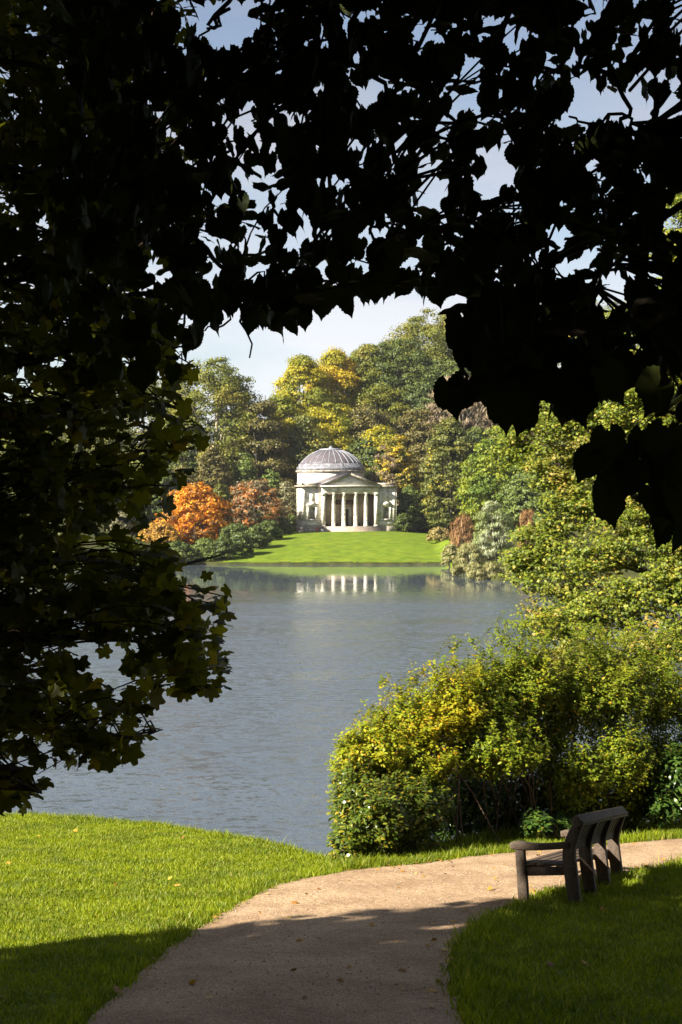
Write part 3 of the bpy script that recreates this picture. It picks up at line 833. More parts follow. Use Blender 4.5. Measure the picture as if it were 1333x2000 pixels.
for s in (-1, 1):
    x0, x1 = (-10, -5.98) if s < 0 else (5.98, 10)
    nc = s * 7.85
    w = MB()
    w.box(x0, nc - 0.62, 0, 4.0, 2.2, 8.92); w.box(nc + 0.62, x1, 0, 4.0, 2.2, 8.92)
    w.box(nc - 0.62, nc + 0.62, 0, 4.0, 5.0, 8.92); w.box(nc - 0.62, nc + 0.62, 0.85, 4.0, 2.2, 5.0)
    ar = [(nc + 0.62 * math.cos(t), 4.4 + 0.6 * math.sin(t)) for t in np.linspace(0, np.pi, 9)]
    w.prism(ar[:5] + [(nc, 5.0), (nc + 0.62, 5.0)], 0.02, 0.84)
    w.prism(ar[4:] + [(nc - 0.62, 5.0), (nc, 5.0)], 0.02, 0.84)
    xo = x0 if s < 0 else x1
    for pa, pb in (((xo, xo + 0.75) if s < 0 else (xo - 0.75, xo)),):
        w.box(pa, pb, -0.09, -0.002, 2.2, 8.9)
        w.box(xo - 0.09 if s < 0 else xo + 0.002, xo - 0.002 if s < 0 else xo + 0.09, -0.09, 0.75, 2.2, 8.9)
        w.box(xo - 0.09 if s < 0 else xo + 0.002, xo - 0.002 if s < 0 else xo + 0.09, 3.2, 4.0, 2.2, 8.9)
    part('wing_wall', w, 'stone')
    p_ = MB(); p_.box(x0 - (0.12 if s < 0 else 0), x1 + (0.12 if s > 0 else 0), -0.14, 4.1, -1.2, 1.05)
    part('plinth', p_, 'stone_dark')
    p_ = MB(); p_.box(x0 - (0.07 if s < 0 else 0), x1 + (0.07 if s > 0 else 0), -0.1, 4.05, 1.05, 2.0)
    p_.box(x0 - (0.14 if s < 0 else 0), x1 + (0.14 if s > 0 else 0), -0.16, 4.1, 2.0, 2.198)
    part('dado', p_, 'stone')
    c_ = MB(); a_, b_ = x0 - (0.28 if s < 0 else -0.05), x1 + (0.28 if s > 0 else -0.05)
    c_.box(a_, b_, -0.22, 4.2, 8.922, 9.1); c_.box(a_ - (0.25 if s < 0 else 0), b_ + (0.25 if s > 0 else 0), -0.5, 4.4, 9.1, 9.38)
    for q in np.arange(a_ + 0.1, b_ - 0.1, 0.42):
        c_.box(q, q + 0.2, -0.38, -0.222, 8.96, 9.098)
    part('cornice', c_, 'stone_dark')
    c_ = MB(); c_.box(x0 + 0.05, x1 - 0.05, 0.05, 3.9, 9.382, 9.92)
    if s < 0: c_.box(x0 - 0.1, x0 + 0.048, -0.1, 3.95, 9.382, 10.0)
    part('parapet', c_, 'stone_dark')
    ae = MB()
    ae.box(nc - 1.12, nc - 0.66, -0.16, -0.003, 2.55, 5.15); ae.box(nc + 0.66, nc + 1.12, -0.16, -0.003, 2.55, 5.15)
    ae.box(nc - 1.2, nc + 1.2, -0.24, -0.003, 5.152, 5.5); ae.box(nc - 1.2, nc + 1.2, -0.26, -0.003, 2.25, 2.548)
    ae.prism([(nc - 1.35, 5.502), (nc + 1.35, 5.502), (nc, 6.12)], -0.32, -0.003)
    part('niche_frame', ae, 'stone')

# portico
b = MB()
b.box(-5.98, -0.75, 3.0, 8.0, 1.04, 7.9); b.box(0.75, 5.98, 3.0, 8.0, 1.04, 7.9); b.box(-0.75, 0.75, 3.0, 8.0, 4.5, 7.9)
b.box(-0.75, 0.75, 3.5, 8.0, 1.04, 4.5)
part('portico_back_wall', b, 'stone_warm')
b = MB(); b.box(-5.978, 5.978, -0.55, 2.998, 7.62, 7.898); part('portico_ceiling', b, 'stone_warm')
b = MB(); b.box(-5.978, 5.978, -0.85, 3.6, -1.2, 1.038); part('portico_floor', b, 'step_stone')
d = MB(); d.box(-0.66, 0.66, 3.32, 3.42, 1.05, 4.4); part('door', d, 'dark_wood')
d = MB(); d.box(-1.15, -0.752, 2.9, 2.998, 1.04, 4.6); d.box(0.752, 1.15, 2.9, 2.998, 1.04, 4.6); d.box(-1.3, 1.3, 2.82, 2.998, 4.602, 4.95)
part('door_frame', d, 'stone')
for sx in (-1.45, 1.0):
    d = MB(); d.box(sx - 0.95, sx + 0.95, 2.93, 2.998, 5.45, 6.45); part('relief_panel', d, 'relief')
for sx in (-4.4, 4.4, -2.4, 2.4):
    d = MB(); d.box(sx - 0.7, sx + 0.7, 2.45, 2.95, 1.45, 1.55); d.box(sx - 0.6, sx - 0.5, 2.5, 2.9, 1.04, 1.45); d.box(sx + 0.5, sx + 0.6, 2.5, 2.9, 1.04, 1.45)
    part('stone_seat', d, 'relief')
for sx in (-5.6, 5.6):
    d = MB(); d.box(sx - 0.375, sx + 0.375, -0.62, 0.4, 1.04, 7.3); d.box(sx - 0.45, sx + 0.45, -0.70, 0.45, 1.042, 1.3)
    d.box(sx - 0.40, sx + 0.40, -0.66, 0.42, 7.302, 7.45); d.box(sx - 0.5, sx + 0.5, -0.74, 0.47, 7.452, 7.898)
    part('corner_pillar', d, 'stone')
for sx in (-3.43, -1.27, 1.27, 3.43):
    d = MB()
    d.lathe([(0.52, 1.04), (0.52, 1.16), (0.47, 1.2), (0.49, 1.3), (0.41, 1.38), (0.405, 3.2), (0.385, 5.0), (0.345, 7.2), (0.38, 7.24), (0.345, 7.28)], sx, -0.2, 20)
    c = part('column', d, 'stone', smooth=True)
    d = MB(); d.lathe([(0.34, 7.281), (0.40, 7.42), (0.37, 7.46), (0.46, 7.62), (0.43, 7.66), (0.54, 7.78)], sx, -0.2, 8)
    d.box(sx - 0.47, sx + 0.47, -0.67, 0.27, 7.782, 7.897)
    d.build('capital', M['stone'], c)
e = MB()
e.box(-6.0, 6.0, -0.62, 0.3, 7.9, 8.25); e.box(-6.05, 6.05, -0.66, 0.32, 8.252, 8.90)
part('entablature', e, 'stone')
e = MB(); e.box(-6.4, 6.4, -1.05, 0.02, 9.12, 9.38)
for q in np.arange(-6.2, 6.1, 0.42): e.box(q, q + 0.2, -0.86, -0.663, 8.94, 9.118)
part('portico_cornice', e, 'stone')
pe = MB(); pe.prism([(-6.0, 9.382), (6.0, 9.382), (0, 11.55)], -0.6, 0.3); part('pediment', pe, 'stone')
for s in (-1, 1):
    r_ = MB(); r_.prism([(s * 6.55, 9.384), (s * 5.7, 9.384), (0, 11.5), (0, 11.86)] if s > 0 else [(-6.55, 9.384), (0, 11.86), (0, 11.5), (-5.7, 9.384)], -1.05, -0.602)
    for q in np.linspace(0.06, 0.9, 14):
        xx = s * 5.6 * (1 - q); zz = 9.384 + 2.12 * q
        r_.box(xx - 0.11, xx + 0.11, -0.85, -0.603, zz - 0.16, zz - 0.02)
    part('raking_cornice', r_, 'stone_dark')
    rf = MB(); rf.prism([(s * 6.5, 9.40), (0, 11.88), (0, 11.98), (s * 6.6, 9.48)], -1.08, 8.5); part('portico_roof', rf, 'lead')

b = MB(); b.box(-6.5, 6.5, 4.02, 13.0, -1.2, 8.8); part('vestibule', b, 'stone')
for k in range(5):
    d = MB(); z1 = 1.036 - 0.2 * k
    d.box(-6.3 - 0.16 * k, 6.3 + 0.16 * k, -1.25 - 0.36 * k, -0.852 if k == 0 else -1.25 - 0.36 * (k - 1) - 0.002, -1.2, z1)
    part('step', d, 'step_stone')

DY = 14.1
b = MB(); b.lathe([(7.15, -1.2), (7.15, 12.28)], 0, DY, 64); part('drum', b, 'drum_stone', smooth=False)
b = MB(); b.lathe([(7.2, 12.1), (7.5, 12.3), (7.55, 12.58), (7.36, 12.6)], 0, DY, 64); part('drum_cornice', b, 'stone_dark')
b = MB(); b.lathe([(7.34, 12.601), (7.30, 13.36), (6.95, 13.40), (6.90, 13.95), (6.6, 14.06)], 0, DY, 64); part('lead_ring', b, 'lead_ring')
cS, RS = 5.03, 8.26
prof = [(math.sqrt(RS ** 2 - (h + cS) ** 2), 14.07 + h) for h in np.linspace(0, 2.88, 14)]
b = MB(); b.lathe(prof, 0, DY, 64); dome = part('dome', b, 'lead', smooth=True)
for k in range(28):
    a = 2 * np.pi * (k + 0.5) / 28
    pts = [(r * math.cos(a), DY + r * math.sin(a), z + 0.02) for r, z in prof]
    t = MB().tube(pts, 0.095, 5); t.build('rib', M['lead_pale'], dome)
b = MB(); b.lathe([(2.45, 16.9), (2.5, 17.0), (2.5, 17.2), (2.1, 17.26), (0.45, 17.4), (0.4, 17.65), (0.12, 17.8), (0.02, 17.95)], 0, DY, 32); b.build('dome_cap', M['lead_pale'], dome)
l = MB()
for sx in (0.15, 0.85):
    l.tube([(sx, DY - 7.75, 12.0), (sx, DY - 7.7, 13.6), (sx, DY - 7.0, 14.3)], 0.05, 4)
for z in np.arange(12.2, 13.7, 0.3): l.tube([(0.15, DY - 7.73, z), (0.85, DY - 7.73, z)], 0.03, 4)
part('ladder', l, 'lead_pale')


def at_temple(x, y, z):
    c, s = math.cos(TEM_TH), math.sin(TEM_TH)
    return np.array([T0[0] + x * c - y * s, T0[1] + x * s + y * c, T0[2] + z])


# ------------------------------------------------------------------ people and statues (skinned figures)
def figure(name, label, cat, loc, rz, pose, mats, group=None):
    """one continuous body grown over a skeleton; mats = skin, top, trousers, hair"""
    J = {'pelvis': ((0, 0, .95), .135), 'waist': ((0, 0, 1.10), .125), 'chest': ((0, -.01, 1.30), .15), 'neck': ((0, -.01, 1.48), .055), 'head': ((0, -.03, 1.60), .09), 'crown': ((0, -.02, 1.70), .075)}
    for s, n in ((-1, 'L'), (1, 'R')):
        J['sh' + n] = ((s * .19, 0, 1.40), .065); J['el' + n] = ((s * .26, .02, 1.12), .045); J['wr' + n] = ((s * .25, -.06, .88), .032); J['ha' + n] = ((s * .24, -.09, .79), .036)
        J['hip' + n] = ((s * .10, 0, .88), .10); J['kn' + n] = ((s * .11, -.02, .50), .068); J['an' + n] = ((s * .11, .02, .09), .045); J['to' + n] = ((s * .12, -.16, .04), .04)
    if pose == 'sit':
        for k, (p, r) in list(J.items()):
            if k[:2] in ('kn', 'an', 'to'): continue
            J[k] = ((p[0], p[1] + .0, p[2] - .45), r)
        for s, n in ((-1, 'L'), (1, 'R')):
            J['kn' + n] = ((s * .13, -.44, .50), .07); J['an' + n] = ((s * .12, -.40, .10), .045); J['to' + n] = ((s * .13, -.58, .05), .04)
            J['el' + n] = ((s * .25, -.10, .70), .045); J['wr' + n] = ((s * .14, -.32, .60), .032); J['ha' + n] = ((s * .10, -.40, .58), .036)
    if pose == 'statue':
        J['elR'] = ((.33, -.04, 1.2), .05); J['wrR'] = ((.25, -.2, 1.38), .036); J['haR'] = ((.2, -.24, 1.44), .04)
        J['knL'] = ((-.12, -.12, .5), .085)
    E = [('pelvis', 'waist'), ('waist', 'chest'), ('chest', 'neck'), ('neck', 'head'), ('head', 'crown')]
    for n in 'LR':
        E += [('chest', 'sh' + n), ('sh' + n, 'el' + n), ('el' + n, 'wr' + n), ('wr' + n, 'ha' + n), ('pelvis', 'hip' + n), ('hip' + n, 'kn' + n), ('kn' + n, 'an' + n), ('an' + n, 'to' + n)]
    names = list(J)
    me = bpy.data.meshes.new('skeleton')
    me.from_pydata([J[k][0] for k in names], [(names.index(a), names.index(b)) for a, b in E], [])
    tmp = bpy.data.objects.new('skeleton', me)
    COL.objects.link(tmp)
    tmp.modifiers.new('skin', 'SKIN')
    for k, sv in zip(names, me.skin_vertices[0].data):
        r = J[k][1]
        sv.radius = (r, r * (.72 if k in ('chest', 'waist', 'pelvis') else 1))
        sv.use_root = k == 'pelvis'
    sub = tmp.modifiers.new('sub', 'SUBSURF'); sub.levels = 1
    dg = bpy.context.evaluated_depsgraph_get()
    body = bpy.data.meshes.new_from_object(tmp.evaluated_get(dg))
    bpy.data.objects.remove(tmp)
    body.name = name
    o = bpy.data.objects.new(name, body)
    o.location = [float(c) for c in loc]; o.rotation_euler = (0, 0, rz)
    body.materials.clear()
    for m in mats: body.materials.append(m)
    off = -.45 if pose == 'sit' else 0
    for p in body.polygons:
        c = p.center
        if len(mats) > 1:
            z = c.z - off
            arm = abs(c.x) > .2 and c.z < 1.2 + off
            i = 1
            if z > 1.66 or (z > 1.52 and c.y > .0): i = 3
            elif z > 1.46: i = 0
            elif arm and z < .95: i = 0
            elif pose == 'sit' and (c.y < -.16 and c.z < .62 and abs(c.x) < .22): i = 2
            elif z < 1.0 and not arm: i = 2
            if pose == 'sit' and c.y < -.36 and c.z > .53: i = 0
            p.material_index = i
        p.use_smooth = True
    link(o)
    return prop(o, label, cat, group)


M['skin'] = solid_mat('skin', [(0.3, (0.45, 0.27, 0.2)), (0.7, (0.55, 0.34, 0.25))], 8)
M['hair'] = solid_mat('hair', [(0.3, (0.03, 0.02, 0.015)), (0.7, (0.06, 0.04, 0.03))], 8)
for nm, c in (('red_cloth', (.5, .07, .05)), ('white_cloth', (.7, .7, .72)), ('navy_cloth', (.03, .03, .06)), ('blue_cloth', (.30, .42, .52)), ('grey_cloth', (.2, .2, .22)), ('pink_cloth', (.5, .2, .18))):
    M[nm] = solid_mat(nm, [(0.3, tuple(.85 * q for q in c)), (0.7, c)], 9)
mm = lambda *k: [M[q] for q in k]
figure('person', 'person in a red top sitting at the left end of the temple steps', 'person', at_temple(-7.55, -2.2, -.17), TEM_TH + .3, 'sit', mm('skin', 'red_cloth', 'pink_cloth', 'hair'))
figure('person', 'person in dark jacket and pale trousers sitting close to the temple steps', 'person', at_temple(-6.45, -2.6, .05), TEM_TH - .2, 'sit', mm('skin', 'navy_cloth', 'white_cloth', 'hair'))
pD = 283.0
for px_, D_, a_, ms_, lab_ in ((535, 283, .6, ('skin', 'blue_cloth', 'grey_cloth', 'hair'), 'person in pale blue standing by the dark shrubs left of the temple'),
                              (551, 286, -1.2, ('skin', 'white_cloth', 'navy_cloth', 'hair'), 'person in a white top standing just left of the temple wall')):
    x_ = (px_ - CX) / FPX * D_
    figure('person', lab_, 'person', (x_, D_, float(fz(x_, D_))), a_, 'stand', mm(*ms_))
for s, lab_ in ((-1, 'grey stone statue in the left niche of the temple'), (1, 'grey stone statue in the right niche of the temple')):
    figure('statue', lab_, 'statue', at_temple(s * 7.85, .42, 2.52), TEM_TH, 'statue', [M['statue_stone']])
    # foot block carries the statue
    bx = MB(); bx.box(s * 7.85 - .45, s * 7.85 + .45, .06, .8, 2.2, 2.54); part('niche_pedestal', bx, 'stone')

# ------------------------------------------------------------------ bench
def bench_wood():
    m, nt, N, L = new_mat('weathered_oak')
    out = N('ShaderNodeOutputMaterial'); b = N('ShaderNodeBsdfPrincipled'); b.inputs['Roughness'].default_value = .75; b.inputs['Specular IOR Level'].default_value = .3
    tc = N('ShaderNodeTexCoord'); mp = N('ShaderNodeMapping'); mp.inputs['Scale'].default_value = (3, 10, 10)
    L(tc.outputs['Object'], mp.inputs[0])
    nz = N('ShaderNodeTexNoise'); nz.inputs['Scale'].default_value = 4; nz.inputs['Detail'].default_value = 8; nz.inputs['Roughness'].default_value = .7
    L(mp.outputs[0], nz.inputs['Vector'])
    r = ramp(nt, [(.3, (.03, .019, .012)), (.55, (.075, .052, .035)), (.75, (.15, .118, .085))])
    L(nz.outputs[0], r.inputs[0]); L(r.outputs[0], b.inputs['Base Color'])
    bp = N('ShaderNodeBump'); bp.inputs['Strength'].default_value = .5; bp.inputs['Distance'].default_value = .01
    L(nz.outputs[0], bp.inputs['Height']); L(bp.outputs[0], b.inputs['Normal']); L(b.outputs[0], out.inputs[0])
    return m


M['bench'] = bench_wood()
Lx = Vector((.384, .923, -.165)).normalized()
Fy = Vector((-.923, .384, -.10)); Fy = (Fy - Fy.dot(Lx) * Lx).normalized()
Uz = Lx.cross(Fy).normalized()
bench = empty('park_bench', (0, 0, 0), 'weathered wooden bench with curved back posts beside the gravel path', 'bench')
near = ground_px(1124, 1768)
bench.matrix_world = Matrix(((Lx.x, Fy.x, Uz.x, near[0]), (Lx.y, Fy.y, Uz.y, near[1]), (Lx.z, Fy.z, Uz.z, float(gz(near[0], near[1])) + .0), (0, 0, 0, 1)))
# local: x along the bench (away), y towards its front, z up
BL = 2.3


def bar_yz(mb, poly, x0, x1):
    n = len(poly)
    V = [(x0, y, z) for y, z in poly] + [(x1, y, z) for y, z in poly]
    F = [tuple(range(n)), tuple(range(2 * n - 1, n - 1, -1))] + [(i, i + n, (i + 1) % n + n, (i + 1) % n) for i in range(n)]
    return mb.add(V, F)


def swept(cl, widths):
    cl = smooth_line(cl, 14); w = np.interp(np.linspace(0, 1, 14), np.linspace(0, 1, len(widths)), widths)
    t = unit(np.gradient(cl, axis=0)); nrm = np.column_stack([-t[:, 1], t[:, 0]])
    return [tuple(p) for p in cl + nrm * w[:, None] / 2] + [tuple(p) for p in (cl - nrm * w[:, None] / 2)[::-1]]


for k in range(4):
    xk = k * BL / 3
    mb = MB(); bar_yz(mb, swept([(-.03, -.25), (0.0, .05), (.03, .38), (.03, .55), (-.02, .70), (-.09, .83)], [.13, .13, .14, .13, .12, .10]), xk - .045, xk + .045)
    mb.build('back_post', M['bench'], bench, bevel=.006)
    if k in (0, 3):
        mb = MB(); bar_yz(mb, swept([(.56, -.25), (.56, .2), (.57, .57)], [.105, .105, .095]), xk - .045, xk + .045)
        mb.build('front_leg', M['bench'], bench, bevel=.006)
        mb = MB(); bar_yz(mb, swept([(.02, .615), (.2, .60), (.42, .595), (.58, .612), (.67, .605)], [.075, .07, .075, .095, .07]), xk - .06, xk + .06)
        mb.build('armrest', M['bench'], bench, bevel=.012)
        mb = MB(); bar_yz(mb, [(.06, .30), (.51, .29), (.51, .385), (.06, .385)], xk - .03, xk + .03)
        mb.build('end_rail', M['bench'], bench, bevel=.004)
mb = MB(); bar_yz(mb, [(.53, .30), (.60, .30), (.60, .385), (.53, .385)], .05, BL - .05); mb.build('front_rail', M['bench'], bench, bevel=.004)
for k in range(5):
    y0 = .085 + k * .104
    mb = MB(); bar_yz(mb, [(y0, .39 + .004 * k), (y0 + .094, .39 + .004 * k), (y0 + .094, .418 + .004 * k), (y0, .418 + .004 * k)], -.04 + .0, BL + .04)
    mb.build('seat_slat', M['bench'], bench, bevel=.004)
mb = MB(); bar_yz(mb, swept([(-.105, .80), (-.095, .86), (-.12, .885)], [.09, .13, .10]), -.08, BL + .08)
mb.build('top_rail', M['bench'], bench, bevel=.015)
mb = MB(); bar_yz(mb, swept([(.035, .55), (.03, .60), (.022, .64)], [.045, .045, .045]), .047, BL - .047)
mb.build('lower_back_rail', M['bench'], bench, bevel=.004)
for k in range(3):
    xa, xb = k * BL / 3 + .047, (k + 1) * BL / 3 - .047
    n_s = 5
    for q in range(n_s):
        wq = (xb - xa) / n_s
        mb = MB(); bar_yz(mb, swept([(.024, .62), (-.015, .70), (-.088, .83)], [.028, .026, .026]), xa + q * wq + .0005, xa + (q + 1) * wq - .0005)
        mb.build('back_slat', M['bench'], bench)

# ------------------------------------------------------------------ near shrubs and the leaning maple
def shrub(name, label, lobes, mat, tpl, leaf, shoots, per, base_xy, seed, stem_mat='twig', droop=0.25, group=None, jit=0.16, low=0.0, spread=0.5, inner=.5):
    """lobes: list of (centre, radii). Shoots run from the foot to each lobe's skin; leaves sit along them."""
    rng = np.random.default_rng(seed)
    bx_, by_ = base_xy
    bz_ = float(gz(bx_, by_))
    root = empty(name, (bx_, by_, bz_), label, 'shrub', group)
    org = np.array([bx_, by_, bz_])
    vol = np.array([r[0] * r[2] for c, r in lobes]); vol = vol / vol.sum()
    Pn, Nn, An = [], [], []
    mb = MB()
    for c, r in lobes:
        pass
    for k in range(shoots):
        c, r = lobes[rng.choice(len(lobes), p=vol)]
        c = np.asarray(c, float); r = np.asarray(r, float)
        d = rdir(rng, 1)[0]
        if d[1] > 0 and rng.random() < .5: d[1] *= -1
        if d[2] < low: d[2] = abs(d[2]) * .6
        tip = c + d * r * rng.uniform(.72, 1.08)
        up = np.array([0, 0, 1.0])
        if rng.random() < .10 and c[2] > org[2] + 1.4:
            tip = c + np.array([rng.uniform(-.8, .8) * r[0], rng.uniform(-.6, .6) * r[1], r[2] * rng.uniform(1.05, 1.3)])
        gdir = unit(0.75 * d * np.array([1, 1, .4]) + up * .8 + .35 * rdir(rng, 1)[0])
        ln = min(rng.uniform(.45, 1.0) * np.mean(r) * 0.9, 1.1)
        st = tip - gdir * ln
        t = np.sort(rng.uniform(0.05, 1, per))
        q = st + (tip - st) * t[:, None] + np.array([0, 0, -.0]) + rng.normal(0, .012, (per, 3))
        ang = np.arange(per) * 2.4 + rng.uniform(0, 6)
        s1 = unit(np.cross(gdir, [0.3, .9, .1])); s2 = np.cross(gdir, s1)
        side = np.cos(ang)[:, None] * s1 + np.sin(ang)[:, None] * s2
        ax = side * .9 + gdir * .55 + np.array([0, 0, -droop])
        nor = gdir[None] * .8 + up * .6 - side * .3 + .45 * rdir(rng, per)
        Pn.append(q); Nn.append(nor); An.append(ax)
        if k % 26 == 0:
            foot = org + np.array([rng.normal(0, spread), rng.normal(0, spread * .5), 0])
            foot[2] = gz(foot[0], foot[1]) - .05
            midp = foot * .45 + st * .55 + rng.normal(0, .06, 3); midp[2] += .15
            mb.tube(smooth_line([foot, midp, st, tip], 9) - org, np.linspace(.012, .003, 9), 4)
        else:
            mb.tube(np.array([st, (st + tip) / 2 + rng.normal(0, .015, 3), tip]) - org, [.004, .003, .002], 3)
    for (c, r), v in zip(lobes, vol):               # leaves inside the mass
        n = int(v * shoots * per * inner)
        d = rdir(rng, n)
        Pn.append(np.asarray(c) + d * np.asarray(r) * rng.uniform(.25, .95, n)[:, None])
        Nn.append(.7 * d + np.array([0, 0, .5]) + .5 * rdir(rng, n)); An.append(rdir(rng, n) + np.array([0, 0, -.2]))
    Pn, Nn, An = map(np.concatenate, (Pn, Nn, An))
    V, F = scatter(tpl, Pn, Nn, An, leaf * rng.uniform(.6, 1.25, len(Pn)))
    mesh_np('foliage', V - org, [F], M[mat], root)
    mb.build('stems', M[stem_mat], root)
    return root


M['yellow_shrub'] = leaf_mat('yellow_green_shrub', [(0, g(0.123, 0.170, 0.010)), (.55, g(0.220, 0.264, 0.012)), (.9, g(0.352, 0.340, 0.016)), (1, g(0.546, 0.306, 0.020))], [(0, g(0.238, 0.255, 0.012)), (.85, g(0.422, 0.374, 0.018)), (1, g(0.546, 0.289, 0.020))], 1.1, .55, trans=.4)
M['mid_shrub'] = leaf_mat('mid_green_shrub', [(0, g(0.085, 0.131, 0.010)), (.6, g(0.153, 0.205, 0.012)), (.93, g(0.255, 0.279, 0.016)), (1, g(0.442, 0.279, 0.020))], [(0, g(0.153, 0.197, 0.012)), (1, g(0.306, 0.312, 0.018))], .9, .57, trans=.4)
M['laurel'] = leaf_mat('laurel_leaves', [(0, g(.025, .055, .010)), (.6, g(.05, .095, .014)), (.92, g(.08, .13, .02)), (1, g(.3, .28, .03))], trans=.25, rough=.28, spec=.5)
M['laurel_low'] = leaf_mat('low_laurel_leaves', [(0, g(0.043, 0.072, 0.010)), (.6, g(0.085, 0.124, 0.012)), (.87, g(0.170, 0.188, 0.015)), (1, g(0.357, 0.256, 0.020))], trans=.3, rough=.3, spec=.5)


def lobe(px, py, D, rx, ry, rz):
    return (P(px, py, D), (rx / FPX * D, ry, rz / FPX * D))


bp_ = lambda px, D: ((px - CX) / FPX * D, D)
shrub('yellow_shrub', 'tall yellow green shrub with upright shoots at the left end of the thicket',
      [lobe(740, 1455, 20.5, 85, .8, 70), lobe(810, 1420, 21, 90, .8, 80), lobe(875, 1390, 21.3, 85, .8, 85), lobe(688, 1490, 20.2, 45, .6, 60), lobe(800, 1490, 20.4, 110, .5, 60)], 'yellow_shrub', T_OVAL, .066, 720, 34, bp_(780, 20.6), 5)
shrub('yellow_shrub', 'taller green shrub behind the middle of the thicket',
      [lobe(950, 1370, 22, 95, .9, 105), lobe(1030, 1340, 22.4, 80, .9, 110), lobe(900, 1390, 21.8, 55, .7, 80), lobe(960, 1470, 21.0, 110, .5, 60)], 'mid_shrub', T_OVAL, .067, 780, 34, bp_(985, 21.9), 6)
shrub('yellow_shrub', 'thin leaved green shrub with bare brown stems behind the bench',
      [lobe(1110, 1370, 22.8, 95, .9, 115), lobe(1190, 1360, 23, 90, .9, 120), lobe(1120, 1520, 22.0, 85, .6, 85), lobe(1210, 1490, 22.4, 75, .7, 100), lobe(1045, 1450, 22.4, 85, .5, 75), lobe(1240, 1565, 22.8, 65, .5, 75)], 'mid_shrub', T_OVAL, .064, 980, 34, bp_(1120, 22.6), 7)
shrub('yellow_shrub', 'dense green shrub at the right end of the thicket',
      [lobe(1280, 1370, 23.6, 90, .9, 120), lobe(1380, 1390, 24, 90, .9, 130), lobe(1290, 1490, 23.2, 80, .7, 95)], 'mid_shrub', T_OVAL, .06, 560, 34, bp_(1330, 23.8), 8)
shrub('laurel_shrub', 'low dark laurel bush with glossy leaves at the lakeward tip of the thicket',
      [lobe(720, 1590, 19.3, 80, .7, 80), lobe(690, 1540, 19.8, 52, .7, 70), lobe(790, 1590, 19.7, 80, .5, 85), lobe(680, 1640, 19.0, 40, .5, 40), lobe(840, 1560, 20.1, 50, .4, 50)], 'laurel_low', T_LAUREL, .085, 640, 24, bp_(740, 19.4), 9, droop=.45, low=-.8)
shrub('dark_shrub', 'added dark shrub standing in for the shaded hollow behind the bare stems', [lobe(890, 1570, 21.9, 110, .5, 110), lobe(1010, 1570, 22.5, 110, .5, 110), lobe(1140, 1590, 22.9, 110, .5, 90)], 'laurel', T_LAUREL, .10, 620, 22, bp_(960, 22.6), 19, low=-.9)  # shrub added so that the shaded hollow reads dark
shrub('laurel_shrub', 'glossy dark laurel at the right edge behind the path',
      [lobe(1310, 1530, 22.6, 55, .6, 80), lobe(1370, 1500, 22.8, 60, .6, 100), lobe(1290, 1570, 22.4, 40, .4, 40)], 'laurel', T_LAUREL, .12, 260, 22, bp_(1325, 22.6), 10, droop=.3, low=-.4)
shrub('laurel_shrub', 'small laurel sprig with long pale leaves behind the bench',
      [lobe(1045, 1605, 20.9, 30, .3, 26)], 'laurel', T_LAUREL, .115, 36, 16, bp_(1045, 20.9), 12, droop=.2)
shrub('laurel_shrub', 'small leafy shoot right of the laurel sprig',
      [lobe(1095, 1608, 21.4, 22, .25, 22)], 'laurel', T_LAUREL, .1, 22, 14, bp_(1095, 21.4), 13, droop=.2)

# leaning maple over the water
M['field_maple'] = leaf_mat('field_maple_leaves', [(0, g(0.060, 0.090, 0.009)), (.6, g(0.132, 0.168, 0.014)), (.95, g(0.252, 0.252, 0.028)), (1, g(0.360, 0.264, 0.039))], [(0, g(0.108, 0.120, 0.013)), (.7, g(0.228, 0.204, 0.033)), (1, g(0.384, 0.216, 0.050))], .8, .6, trans=.28)


